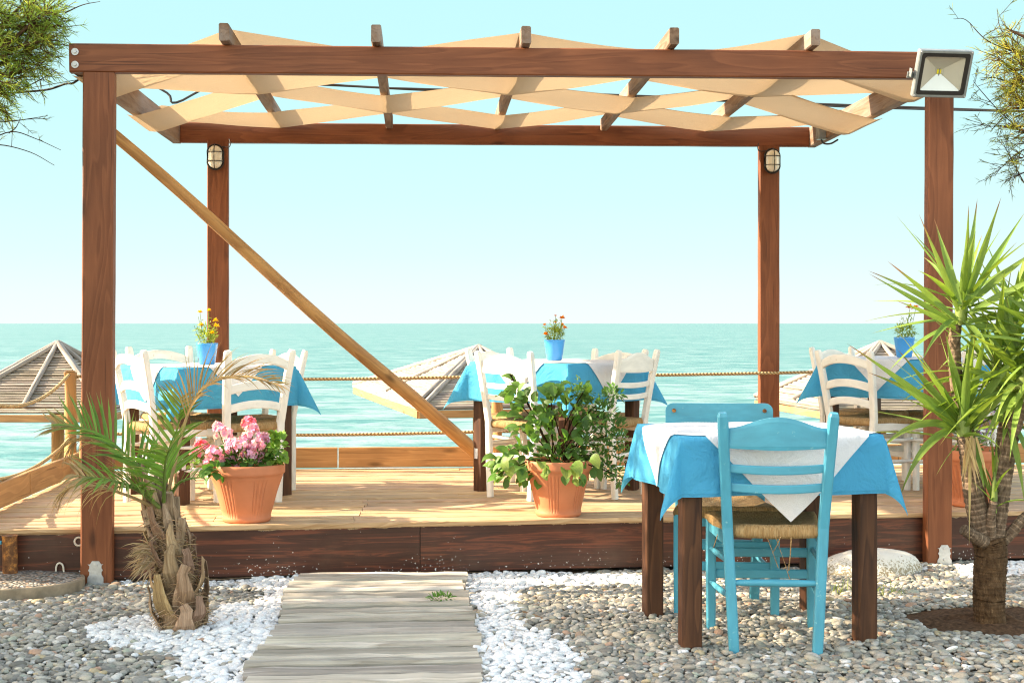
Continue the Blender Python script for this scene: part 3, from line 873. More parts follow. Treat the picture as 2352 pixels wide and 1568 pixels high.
def table(cen, rz, ax, ay, ztop, zfloor, label, lw=.068, sticker=None):
    t = thing('dining_table', label, 'table', (cen.x, cen.y, zfloor), rz, 'dark-legged square dining tables')
    m = local_matrix(t); h = ztop - zfloor
    def add(name, mat, fn):
        mb = MB(); fn(mb); mb.v = [tuple(m @ Vector(p)) for p in mb.v]; return build(mb, name, mat, t)
    add('tabletop', M['leg'], lambda b: box(b, -ax, ax, -ay, ay, h - .025, h))
    for i, (sx_, sy_) in enumerate(((-1, -1), (1, -1), (1, 1), (-1, 1))):
        cx_, cy_ = sx_ * (ax - lw / 2 - .012), sy_ * (ay - lw / 2 - .012)
        lg = add('leg', M['leg'], lambda b: timber(b, (cx_, cy_, -.012), (cx_, cy_, h - .0255), lw, lw, up=(0, 1, 0), ch=.006, n=12, jit=.0006))
        if sticker == i:
            mb = MB(); z0 = .19
            V = [m @ Vector((cx_ - .020, cy_ - lw / 2 - .0015, z0)), m @ Vector((cx_ + .004, cy_ - lw / 2 - .0015, z0)), m @ Vector((cx_ + .004, cy_ - lw / 2 - .0015, z0 + .06)), m @ Vector((cx_ - .020, cy_ - lw / 2 - .0015, z0 + .06))]
            mb.add(V, [(0, 1, 2, 3)]); build(mb, 'sticker', M['white_cloth'], lg)
    for s in (-1, 1):
        add('apron', M['leg'], lambda b: box(b, -ax + .09, ax - .09, s * (ay - .05) - .011, s * (ay - .05) + .011, h - .10, h - .026))
        add('apron', M['leg'], lambda b: box(b, s * (ax - .05) - .011, s * (ax - .05) + .011, -ay + .09, ay - .09, h - .10, h - .026))
    return t
def rz_of(dx, dt):
    v = cdir(dx, dt); return math.atan2(v.y, v.x)

# terrace tables: centre in camera-aligned metres, direction of one edge
TB = [
    ('left', (-1.75, 7.76), (.52, .44), .735, 'left-hand terrace table in front of the pine rope post', 'yellow'),
    ('middle', (.264, 7.95), (.52, -.44), .752, 'middle terrace table behind the bushy potted plant', 'orange'),
    ('right', (2.376, 8.2), (.55, -.43), .765, 'right-hand terrace table half hidden by the right post', 'right'),
]
A = .362
for (nm, c_, e_, h, lab, _) in TB:
    cen = cw(*c_); rz = rz_of(*e_)
    table(cen, rz, A, A, DZ + h - .003, DZ, 'dark wooden ' + lab, .066, sticker={'left': 0, 'middle': 0, 'right': 1}[nm])
    cloths(cen, rz, A, A, DZ + h, .225, A + (.18 if nm == 'left' else .205), {'left': 1.0, 'middle': 2.6, 'right': 4.4}[nm],
           'blue cloth on the ' + lab, 'white cornerwise cloth on the ' + lab)
def around(c, nrm, d, s=0.0):
    n = Vector(nrm).normalized(); tt = Vector((-n.y, n.x))
    return cw(c[0] + n.x * d + tt.x * s, c[1] + n.y * d + tt.y * s, DZ), cdir(-n.x, -n.y)
C1, C2, C3 = TB[0][1], TB[1][1], TB[2][1]
for kind, c, n, d, s, lab in (
    ('arch', C1, (-.765, -.647), .30, .17, 'white arched-slat chair half hidden by the left front post'),
    ('arch', C1, (-.647, .765), .36, 0, 'white arched chair on the sea side of left table, left of yellow marigold'),
    ('arch', C1, (.647, -.765), .36, -.01, 'white arched-slat chair right behind the pink geranium'),
    ('wave', C1, (.765, .647), .28, 0, 'white wavy-topped chair right of the yellow marigold, facing us'),
    ('wave', C2, (-.61, -.79), .29, .03, 'white wavy-topped chair with its back to us, behind the bushy plant'),
    ('arch', C2, (-.765, .647), .27, 0, 'white arched chair beside the reed roof, left end of middle table'),
    ('arch', C2, (.647, .765), .38, 0, 'white arched chair on the sea side of middle table, right of orange marigold'),
    ('wave', C2, (.765, -.647), .31, .02, 'scuffed white wavy-topped chair between bushy plant and turquoise panel chair'),
    ('arch', C3, (-.812, -.584), .32, .03, 'brightly sunlit white arched-slat chair left of the right front post'),
    ('wave', C3, (-.584, .812), .30, 0, 'white wavy-topped chair behind the sunlit one, before the far reed parasol'),
    ('arch', C3, (.584, -.812), .34, 0, 'white chair seen through the yucca behind the right post'),
    ('wave', C3, (.812, .584), .42, 0, 'white chair peeping out right of the right post, behind the yucca'),
):
    p, fd = around(c, n, d, s)
    place(kind, p, fd, lab, WG, rnd(.985, 1.01))

# pebble table with turquoise chairs
TC = cw(.945, 5.27); TRZ = rz_of(.68, .10)
table(TC, TRZ, .385, .325, .772, -.01, 'dark wooden table on the pebbles between two turquoise chairs', .074)
cloths(TC, TRZ, .385, .325, .775, .215, .385 + .24, 0.35, 'bright blue cloth on the table standing on the pebbles', 'white cloth with its point hanging behind the turquoise chair')
place('wave', cw(.963, 5.085, 0.0), cdir(.05, 1), 'turquoise chair with rush seat pushed under the pebble table, back to us', BG, 1.05)
place('panel', cw(.885, 5.66, -.01), cdir(-.08, -1), 'turquoise chair with rusty-bolted panel back behind the pebble table', BG, 1.045)

# loose straws under the turquoise rush seat belong to it
for o in list(bpy.data.objects):
    if o.name.startswith('chair') and o.parent is None and 'pushed under' in o.get('label', ''):
        seat = [k_ for k_ in bpy.data.objects if k_.parent == o and k_.name.startswith('seat') and 'rail' not in k_.name][0]
        for (x, L_, dx) in ((-.03, .11, .04), (.0, .15, .05), (.055, .12, -.01), (.02, .06, -.03), (-.175, .07, -.02), (-.165, .09, .01)):
            p0 = Vector((x, -.188 if abs(x) < .1 else -.02, .402)); mb = MB()
            loft(mb, [p0, p0 + Vector((dx * .5, -.012, -L_ * .5)), p0 + Vector((dx, -.004, -L_))], rect(.005, .0012, 0), c=(.9, .9, .9))
            me_o = build(mb, 'loose_straw', M['rush'], loc=(0, 0, 0)); me_o.parent = seat

# ------------------------------------------------------------------ pots and potted plants
def pot_profile(r, h, rb):
    return [(rb * .3, .0), (rb * .96, 0), (rb, .006), (rb * 1.02, .022), (rb * .99, .026), (rb + (r * .93 - rb) * .55, h * .5), (r * .925, h * .76), (r * .94, h * .775), (r * .94, h * .815),
            (r * .985, h * .83), (r, h * .85), (r, h * .965), (r * .985, h), (r * .955, h), (r * .94, h * .985), (r * .90, h * .86), (r * .88, h * .8)]
def terracotta_pot(root, base, r, h, rb, a0=0.0):
    def rip(th, z):
        if h * .14 < z < h * .74:
            ph = (th + a0) * 6 / (2 * math.pi) % 1.0
            if ph > .62: return 1 - .034 * max(0, math.cos((ph - .62) / .38 * 2 * math.pi * 3)) ** .6 * min(1, (z - h * .14) / (h * .05), (h * .74 - z) / (h * .05))
        return 1.0
    prof = pot_profile(r, h, rb); full = []
    for (a, b) in zip(prof[:-1], prof[1:]):
        ns = 4 if b[1] - a[1] > h * .1 else 1
        for i in range(ns): full.append((a[0] + (b[0] - a[0]) * i / ns, a[1] + (b[1] - a[1]) * i / ns))
    full.append(prof[-1])
    mb = MB(); lathe(mb, full, 432, base, rip); p = build(mb, 'pot', M['terracotta'], root)
    mb = MB(); lathe(mb, [(r * .9, h * .88), (r * .5, h * .90), (.001, h * .905)], 32, base); build(mb, 'soil', M['soil'], root)
    return p
def rvec():
    while True:
        v = Vector((rnd(-1, 1), rnd(-1, 1), rnd(-1, 1)))
        if .05 < v.length < 1: return v.normalized()
def vary(c, a=.25):
    k = rnd(1 - a, 1 + a); return (c[0] * k * rnd(.9, 1.1), c[1] * k, c[2] * k * rnd(.85, 1.15))
def leaf_cloud(mb, cen, rad, n, size, c, asp=.6, droop=.6, shell=.35, up=.35, fold=.2):
    for _ in range(n):
        d = rvec(); k = rnd(shell, 1) ** .6
        p = Vector(cen) + Vector((d.x * rad[0], d.y * rad[1], d.z * rad[2])) * k
        dr = (d + Vector((0, 0, up)) + rvec() * .6).normalized()
        s = size * rnd(.6, 1.25)
        blade(mb, p, dr, rvec() * .5 + Vector((0, -.2, 1)), s, s * asp, droop * rnd(.3, 1.5), fold, 4, vary(c))
def stems(mb, base, tips, r=.003, c=(.16, .13, .05)):
    for t_ in tips:
        b = Vector(base) + Vector((rnd(-.05, .05), rnd(-.04, .04), 0)); t_ = Vector(t_)
        mid = b.lerp(t_, .5) + Vector((rnd(-.02, .02), rnd(-.02, .02), .03))
        loft(mb, smooth_path([b, mid, t_], 3), circ(r, 5), sc=None, smooth=True, c=c)

# pink geranium
gb = G(560, 1203, DZ); gb = Vector((gb.x, gb.y + .118, DZ))
gt = thing('potted_geranium', 'pink geranium in fluted terracotta pot on the terrace edge', 'potted plant', gb, group='big terracotta pots on the terrace')
terracotta_pot(gt, gb, .188, .285, .118, 1.9)
tg = gb.y / 1.0 + .0
def GP(px, py, dt=0.0): return P(px, py, 6.66 + dt)
heads = [(463, 1023, 17, 1), (491, 1045, 24, 0), (514, 1000, 24, 0), (530, 1045, 20, 0), (551, 1022, 20, 0), (571, 974, 18, 1), (580, 993, 20, 0), (592, 1022, 18, 0), (571, 1041, 20, 0), (535, 1022, 16, 0), (565, 1010, 16, 0), (480, 1060, 13, 0), (450, 1040, 10, 1), (605, 1008, 13, 0), (540, 1068, 13, 0), (500, 980, 11, 0), (598, 1050, 13, 0), (510, 1062, 16, 0)]
stb = MB()
for (px, py, rr, hot) in heads:
    cc = GP(px, py, rnd(-.10, .02)); rm = rr * .92 / 3100 * 6.66
    loft(stb, smooth_path([gb + Vector((rnd(-.08, .08), rnd(-.08, .08), .25)), cc.lerp(gb, .35) + Vector((0, 0, .04)), cc - Vector((0, 0, rm * .4))], 3), circ(.0028, 5), smooth=True, c=(.14, .22, .06))
    mb = MB()
    for _ in range(30):
        d = rvec()
        if d.z < -.5: d.z *= -1
        q = cc + d * rm * rnd(.55, 1.0); n_ = (d + rvec() * .4).normalized(); a = n_.orthogonal().normalized(); b_ = n_.cross(a)
        base = vary((.80, .26, .40) if hot else (.74, .40, .60), .18)
        if random.random() < .3: base = tuple(min(.9, x * 1.25 + .08) for x in base)
        for k_ in range(5):
            an = k_ * 1.2566 + rnd(-.2, .2); dd = a * math.cos(an) + b_ * math.sin(an)
            blade(mb, q, dd + n_ * .35, n_, .018 * rnd(.85, 1.2), .0145, .2, .12, 3, base, tuple(min(.92, x * 1.15) for x in base))
    build(mb, 'flower_head', M['petal'], gt)
mb = MB(); mb.v, mb.f, mb.s, mb.wc, mb.c = stb.v, stb.f, stb.s, stb.wc, stb.c
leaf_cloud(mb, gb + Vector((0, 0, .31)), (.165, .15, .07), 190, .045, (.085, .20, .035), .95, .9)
leaf_cloud(mb, GP(635, 1030), (.045, .05, .085), 110, .034, (.20, .36, .06), .9, .5)
leaf_cloud(mb, GP(455, 1062), (.05, .05, .03), 40, .038, (.15, .28, .06), .6, .5)
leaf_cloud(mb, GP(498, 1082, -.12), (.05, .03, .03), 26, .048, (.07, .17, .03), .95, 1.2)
leaf_cloud(mb, GP(606, 1050, -.02), (.04, .04, .05), 60, .022, (.30, .20, .09), .4, .5)
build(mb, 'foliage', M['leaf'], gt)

# bushy green plant
bb = G(1288, 1190, DZ); bb = Vector((bb.x, bb.y + .115, DZ))
bt = thing('potted_shrub', 'bushy green plant spilling over a terracotta pot on the terrace edge', 'potted plant', bb, group='big terracotta pots on the terrace')
terracotta_pot(bt, bb, .172, .285, .115, .6)
def BP(px, py, dt=0.0): return P(px, py, 6.86 + dt)
mb = MB()
big = [(1165, 1095), (1150, 1065), (1195, 1070), (1185, 1025), (1200, 990), (1225, 960), (1210, 925), (1245, 935), (1265, 905), (1290, 920), (1310, 960), (1318, 935), (1255, 970), (1275, 1000), (1300, 1010), (1235, 1010), (1250, 1040), (1290, 1045), (1320, 1050), (1215, 1050),
       (1340, 905), (1330, 980), (1270, 945), (1240, 985), (1205, 1090), (1180, 1060), (1225, 1095), (1308, 1095), (1330, 1085), (1190, 950), (1180, 912), (1175, 890), (1300, 890), (1345, 1070), (1172, 1080), (1160, 1045)]
for (px, py) in big:
    for _ in range(10):
        if _ > 6: continue
        p = BP(px + rnd(-18, 18), py + rnd(-14, 14), rnd(-.14, .10))
        d = (p - (bb + Vector((0, 0, .28)))).normalized() + rvec() * .8
        s = rnd(.04, .088); c = vary((.10, .205, .042), .4)
        blade(mb, p, d, Vector((rnd(-.5, .5), -.5, 1)), s, s * .72, rnd(.5, 1.6), .22, 5, c, tuple(x * 1.12 for x in c))
for (px, py, s) in ((1245, 1105, .075), (1262, 1098, .07), (1312, 1090, .10), (1328, 1098, .09), (1300, 1100, .085), (1316, 1120, .07), (1238, 1082, .07), (1355, 1075, .09), (1150, 1082, .085), (1163, 1098, .08)):
    p = BP(px, py - 20, -.19); c = vary((.11, .22, .045), .2)
    blade(mb, p, (rnd(-.4, .4), -.5, .15), (rnd(-.4, .4), -1, .6), s, s * .75, 2.2, .2, 6, c, (.3, .36, .08))
small = [(1350, 1000), (1375, 970), (1395, 1000), (1405, 1030), (1380, 1050), (1360, 1040), (1340, 1020), (1415, 980), (1370, 930), (1345, 935), (1390, 940), (1420, 1010), (1385, 1020), (1410, 1080), (1425, 1095), (1355, 960), (1400, 960), (1435, 1040), (1340, 900), (1325, 905), (1395, 915), (1412, 905), (1360, 1070), (1395, 1070)]
for (px, py) in small: leaf_cloud(mb, BP(px, py, rnd(-.08, .1)), (.055, .09, .045), 42, .03, (.08, .175, .042), .5, .4, .1)
leaf_cloud(mb, BP(1330, 885), (.02, .02, .05), 30, .02, (.17, .28, .07), .5, .3)
leaf_cloud(mb, BP(1408, 900), (.025, .02, .03), 24, .028, (.12, .26, .05), .5, .3)
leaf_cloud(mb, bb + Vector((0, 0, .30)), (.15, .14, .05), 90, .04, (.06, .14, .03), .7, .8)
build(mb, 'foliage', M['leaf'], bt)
mb = MB()
stems(mb, bb + Vector((0, 0, .26)), [BP(x, y, rnd(-.08, .08)) for (x, y) in big[::2] + small[::2]], .0032)
a = [BP(1250, 1010), BP(1215, 930), BP(1190, 890), BP(1172, 860)]
loft(mb, smooth_path(a, 5), circ(.004, 6), smooth=True, c=(.14, .10, .05))
for i in range(40):
    f = rnd(.55, 1); q = a[1].lerp(a[3], (f - .4) / .6)
    blade(mb, q, rvec() + Vector((0, 0, .8)), rvec(), .02, .006, 0, .1, 2, (.13, .11, .06))
build(mb, 'stems', M['bark'], bt)

# pot behind the yucca
rb = G(2252, 1166, DZ); rb = Vector((rb.x, rb.y + .12, DZ))
rt = thing('potted_flowers', 'terracotta pot of marigolds and purple flowers behind the yucca trunks', 'potted plant', rb, group='big terracotta pots on the terrace')
terracotta_pot(rt, rb, .20, .305, .125, 3.3)
mb = MB(); leaf_cloud(mb, rb + Vector((-.05, 0, .36)), (.12, .12, .09), 190, .03, (.12, .23, .05), .4, .4)
leaf_cloud(mb, rb + Vector((.12, 0, .38)), (.09, .1, .10), 150, .022, (.16, .17, .09), .35, .4); build(mb, 'foliage', M['leaf'], rt)
mb = MB()
for _ in range(90):
    q = rb + Vector((.13, -.02, .43)) + Vector((rnd(-.09, .10), rnd(-.08, .08), rnd(-.06, .08)))
    for k_ in range(4): blade(mb, q, rvec(), rvec(), .010, .007, 0, .1, 2, vary((.28, .14, .50)))
build(mb, 'purple_blossom', M['petal'], rt)
def marigold(mb, q, r, c):
    for k_ in range(26):
        d = rvec(); d.z = abs(d.z) * .8 + .05
        blade(mb, q, d, Vector((0, 0, 1)), r * rnd(.8, 1.1), r * .75, .6, .1, 3, vary(c, .15), tuple(x * .9 for x in c))
for (px, py) in ((2185, 1000), (2200, 1012)):
    mb = MB(); marigold(mb, P(px, py, 7.2), .018, (.85, .30, .02)); build(mb, 'flower', M['petal'], rt)

# marigolds on the tables
def glazed_pot(base, label, seed, c, flow):
    random.seed(seed)
    t = thing('potted_marigold', label, 'potted plant', base, group='blue marigold pots on the tables')
    mb = MB(); r, h = .0625, .122
    lathe(mb, [(r * .3, 0), (r * .66, 0), (r * .72, .004), (r * .80, h * .3), (r * .90, h * .65), (r * .985, h * .93), (r, h * .985), (r * .985, h), (r * .95, h), (r * .92, h * .9)], 48, base)
    build(mb, 'pot', M['glaze'], t)
    mb = MB(); lathe(mb, [(r * .925, h * .9), (.001, h * .92)], 20, base); build(mb, 'soil', M['soil'], t)
    mb, sb, fb_ = MB(), MB(), MB()
    for (dx, dz, fr) in flow:
        tip = base + Vector((dx, rnd(-.05, -.01), h + dz)); b0 = base + Vector((dx * .25, rnd(-.02, .02), h * .85))
        loft(sb, smooth_path([b0, b0.lerp(tip, .5) + Vector((dx * .1, 0, 0)), tip], 4), circ(.0014, 5), smooth=True, c=(.2, .3, .07))
        if fr:
            fb_ = MB(); marigold(fb_, tip, fr * 1.6, c); build(fb_, 'flower', M['petal'], t)
        for k_ in range(7):
            q = b0.lerp(tip, rnd(.25, .85)); blade(sb, q, rvec() + Vector((0, 0, .4)), rvec(), .03, .006, .3, .1, 3, vary((.26, .36, .05)))
    leaf_cloud(sb, base + Vector((0, 0, h + .035)), (.058, .05, .04), 240, .022, (.30, .38, .06), .28, .3, .15)
    leaf_cloud(sb, base + Vector((.005, 0, h + .08)), (.045, .035, .04), 60, .020, (.34, .44, .07), .26, .3, .1)
    build(sb, 'foliage', M['leaf'], t)
zt = DZ + .735 + .0105
glazed_pot(cw((475.5 - CX) / FPX * 7.72, 7.72, zt), 'yellow marigold in blue pot on the left terrace table', 11, (.90, .62, .02),
           [(-.035, .175, .013), (.012, .185, .011), (.05, .125, .013), (.058, .095, .015), (.033, .055, .013), (-.03, .10, .013), (-.07, .10, 0), (-.045, .15, 0)])
glazed_pot(cw((1273.5 - CX) / FPX * 7.95, 7.95, DZ + .752 + .0105), 'orange marigold in blue pot on the middle terrace table', 12, (.90, .38, .02),
           [(.042, .125, .014), (.045, .085, .010), (.06, .068, .012), (-.055, .03, .013), (-.062, .085, .009), (.005, .14, .007), (.0, .10, .006)])
glazed_pot(cw((2077 - CX) / FPX * 8.15, 8.15, DZ + .765 + .0105), 'tall thin orange marigold in blue pot beside the right front post', 13, (.90, .42, .02),
           [(.02, .175, .019), (.055, .17, .019), (-.02, .12, 0), (.04, .12, 0), (.075, -.02, 0), (.07, .03, 0)])
random.seed(21)

# ------------------------------------------------------------------ young palm
pb = G(418, 1440, 0.0); PT = (CAMZ) * FPX / (1440 - HY)
palm = thing('young_palm', 'short young palm with shaggy brown trunk among white pebbles', 'palm', pb)
def PP(px, py, dt=0.0): return P(px, py, PT + dt)
axis = smooth_path([pb - Vector((0, 0, .06)), PP(416, 1400), PP(407, 1320), PP(388, 1240), PP(372, 1180), PP(366, 1150)], 5)
rads = [.088, .108, .112, .108, .104, .100, .098, .094, .088, .083, .078, .073, .068, .062, .058, .054, .05, .046, .042, .04, .038, .036, .034, .032, .03, .028]
mb = MB(); loft(mb, axis, circ(1, 16), sc=[rads[min(i, len(rads) - 1)] * .78 for i in range(len(axis))], smooth=True, jit=.004, c=(.7, .66, .6)); trunk = build(mb, 'trunk', M['fibre'], palm)
mb = MB()
for i in range(46):
    f = (i / 46) ** .9; k = f * (len(axis) - 1) * .93; j = int(k); q = axis[j].lerp(axis[min(j + 1, len(axis) - 1)], k - j)
    r = rads[min(j, len(rads) - 1)]; an = i * 2.399963 + rnd(-.2, .2)
    d = Vector((math.cos(an), math.sin(an), 0)); L_ = rnd(.11, .20) * (1 if f < .6 else 1.2); ww = r * rnd(.65, .95)
    p0 = q + d * r * .64; up_ = (axis[min(j + 1, len(axis) - 1)] - axis[j]).normalized() if j + 1 < len(axis) else Vector((0, 0, 1))
    v = rnd(.5, 1.2); cc = (v, v * rnd(.86, 1.0), v * rnd(.75, 1.0))
    pts = [p0 + up_ * L_ * s + d * (r * .42 * math.sin(min(1, s * 1.7) * 1.57) + rnd(0, .012) * s) for s in (0, .2, .4, .6, .8, 1)]
    tn = Vector((-d.y, d.x, 0)); pts[-1] += tn * rnd(-.02, .02); pts[-2] += tn * rnd(-.008, .008)
    loft(mb, pts, [(-.5, -.2), (0, -.42), (.5, -.2), (.42, .05), (0, .16), (-.42, .05)], up=d, sc=[(ww * a, .018 * b) for a, b in ((1.1, 1), (1.05, 1), (.85, 1), (.6, 1), (.5, .9), (rnd(.25, .5), .7))], smooth=False, jit=.0028, c=cc)
for (px, py, px2, py2) in ((345, 1205, 332, 1150), (365, 1190, 350, 1108), (392, 1190, 388, 1130), (402, 1210, 404, 1140), (410, 1260, 418, 1190), (355, 1230, 330, 1170)):
    loft(mb, line(PP(px, py, rnd(-.06, .05)), PP(px2, py2, rnd(-.06, .05)), 4), rect(.038, .016, .005), up=(0, -1, .1), sc=[1.3, 1.1, 1, .9, .75], jit=.002, c=(rnd(.8, 1.2),) * 3)
build(mb, 'leaf_bases', M['fibre'], palm)
mb = MB()
for i in range(1300):
    f = rnd(.0, .8); k = f * (len(axis) - 1); j = int(k); q = axis[j]; r = rads[min(j, 25)]; an = rnd(0, 6.283); d = Vector((math.cos(an), math.sin(an), 0))
    p0 = q + d * r * rnd(.65, .9); tn = Vector((-d.y, d.x, 0)) * random.choice((-1, 1)); L_ = rnd(.04, .10)
    blade(mb, p0, tn * rnd(.4, 1) + d * rnd(-.05, .35) + Vector((0, 0, rnd(-.3, .6))), d, L_, .0032, rnd(.3, 1.6), 0, 4, vary((.34, .24, .15), .4))
for i in range(130):       # shaggy tuft on the left side
    p0 = PP(352 + rnd(-15, 12), 1280 + rnd(-30, 25), -.05); blade(mb, p0, (rnd(-1, -.1), rnd(-.5, .2), rnd(-.4, .5)), (0, -1, 0), rnd(.05, .13), .004, 1.0, 0, 4, vary((.36, .26, .16), .35))
build(mb, 'fibres', M['dry'], palm)
GR, DRY, TIPC = (.135, .265, .04), (.42, .29, .14), (.36, .21, .10)
def frond(pts, nl, ll, lw=.011, green=1.0, dry_from=.75, droop=.5, v=.55, name='frond', skip=.16, fan=.85, upn=Vector((0, -.6, 1))):
    mb = MB(); path = smooth_path(pts, 7); n = len(path)
    cs = [tuple(a + (b - a) * (1 - green) for a, b in zip((.17, .24, .05), DRY)) for _ in path]
    loft(mb, path, circ(.0065, 6), sc=[1.25 - 1.0 * i / n for i in range(n)], smooth=True, c=cs)
    for i in range(nl):
        f = skip + (1 - skip) * (i + rnd(-.3, .3)) / nl; k = max(0, min(n - 1.001, f * (n - 1))); j = int(k)
        q = path[j].lerp(path[j + 1], k - j); T = (path[j + 1] - path[j]).normalized()
        sd = T.cross(upn).normalized(); nn = sd.cross(T).normalized()
        for s in (-1, 1):
            if random.random() < .06: continue
            gg = green * (1 if f < dry_from else max(0, 1 - (f - dry_from) * 4)); gg = max(0, min(1, gg + rnd(-.12, .1)))
            c0 = tuple(a * gg + b * (1 - gg) for a, b in zip(vary(GR, .3), vary(DRY, .25)))
            L_ = ll * (math.sin(math.pi * (.18 + .72 * f)) ** .7) * rnd(.8, 1.1)
            blade(mb, q, T * rnd(.6, 1.0) + sd * s * fan * rnd(.8, 1.1) + nn * v * rnd(.6, 1.2), nn, L_, lw * rnd(.8, 1.15), droop * rnd(.4, 1.5), .3, 5, c0, c0, tip=(vary(TIPC, .2), rnd(.68, .92)), prof='sword')
    return build(mb, name, M['leaf'] if green > .4 else M['dry'], palm)
frond([PP(372, 1160), PP(335, 1090), PP(290, 1045), PP(235, 1000), PP(175, 980), PP(128, 985)], 30, .22, .013, 1.0, .72, .3)
frond([PP(368, 1165, -.03), PP(318, 1125, -.15), PP(268, 1106, -.25), PP(215, 1097, -.3), PP(165, 1090, -.32)], 22, .19, .012, .9, .65, .9, .4)
frond([PP(382, 1150), PP(398, 1080), PP(425, 970), PP(455, 905), PP(505, 872), PP(570, 866), PP(640, 885)], 36, .20, .009, .0, .2, .9, .35, name='dry_frond', skip=.36, fan=.45)
frond([PP(378, 1150, .05), PP(384, 1090, .08), PP(396, 1030, .1), PP(412, 960, .1), PP(420, 905, .08)], 18, .22, .016, .95, .8, .3, .3)
0 and frond([PP(372, 1150, .04), PP(360, 1085, .1), PP(340, 1030, .16), PP(318, 985, .2)], 20, .22, .013, 1.0, .8, .35)
frond([PP(376, 1152, -.06), PP(378, 1100, -.14), PP(380, 1060, -.2), PP(390, 1030, -.26)], 20, .21, .012, 1.0, .85, .5)
frond([PP(384, 1150, .02), PP(410, 1110, -.02), PP(440, 1098, -.05), PP(470, 1096, -.06)], 8, .10, .008, 1.0, .9, .4)
frond([PP(366, 1165, -.05), PP(330, 1135, -.12), PP(300, 1120, -.2), PP(262, 1118, -.26)], 16, .18, .012, .9, .7, .7)
frond([PP(364, 1170, -.02), PP(300, 1140, -.1), PP(230, 1118, -.15), PP(180, 1112, -.17), PP(150, 1128, -.18)], 18, .20, .006, .0, .1, 2.8, .0, name='dry_frond', skip=.3, fan=.3)
frond([PP(366, 1160, .02), PP(300, 1075, .05), PP(240, 1020, .05), PP(185, 1005, .05), PP(165, 1030, .05)], 18, .20, .006, .05, .1, 2.6, .0, name='dry_frond', skip=.45, fan=.3)
0 and frond([PP(372, 1160, -.05), PP(362, 1120, -.18), PP(345, 1100, -.3), PP(318, 1096, -.4)], 14, .18, .012, 1.0, .8, .5)
0 and frond([PP(378, 1155, .06), PP(400, 1100, .16), PP(425, 1060, .24), PP(440, 1030, .28)], 14, .19, .012, 1.0, .8, .4)

# ------------------------------------------------------------------ yucca
yb = G(2278, 1434, 0.0); YT = CAMZ * FPX / (1434 - HY)
yuc = thing('yucca', 'tall branching yucca with sword leaves beside the right post', 'yucca', yb)
def YP(px, py, dt=0.0): return P(px, py, YT + dt)
def ringed(pts, r0, r1, ring=.022, c=(1, 1, 1), name='branch', amp=.10):
    mb = MB(); path = smooth_path(pts, 26); n = len(path); s = 0; sc, cs = [], []
    for i, p in enumerate(path):
        if i: s += (p - path[i - 1]).length
        an_ = abs(math.sin(s / ring * math.pi)); sc.append((r0 + (r1 - r0) * i / (n - 1)) * (1 + amp * an_ ** .5 - amp * .5))
        k = rnd(.75, 1.1) * (1.9 if an_ < .3 and amp > .05 else 1); cs.append(tuple(x * k for x in c))
    loft(mb, path, circ(1, 14), sc=sc, smooth=True, c=cs, jit=.0012 if amp > .05 else .003); return build(mb, name, M['bark'], yuc)
ringed([yb - Vector((0, 0, .05)), YP(2272, 1390), YP(2273, 1330), YP(2276, 1270), YP(2270, 1235)], .060, .064, .05, (.62, .52, .40), 'trunk', .02)
ringed([YP(2268, 1250), YP(2248, 1190, -.01), YP(2232, 1110, -.02), YP(2222, 1040, -.03), YP(2212, 1000, -.03)], .046, .026)
ringed([YP(2262, 1240, .05), YP(2250, 1150, .06), YP(2222, 1000, .07), YP(2200, 900, .07), YP(2192, 800, .06), YP(2196, 745, .05)], .034, .021)
ringed([YP(2282, 1250), YP(2292, 1180), YP(2305, 1090), YP(2322, 1000), YP(2345, 925)], .038, .030)
ringed([YP(2278, 1245, .05), YP(2286, 1170, .07), YP(2296, 1090, .08), YP(2302, 1010, .08), YP(2310, 960, .08)], .028, .022)
ringed([YP(2276, 1240, -.03), YP(2276, 1195, -.05), YP(2283, 1150, -.06)], .020, .015)
ringed([YP(2292, 1255), YP(2325, 1220), YP(2352, 1190), YP(2385, 1170)], .022, .02)
ringed([YP(2262, 1245, -.04), YP(2232, 1228, -.07), YP(2212, 1214, -.08)], .026, .020)
YC, YC2 = (.15, .245, .042), (.21, .30, .055)
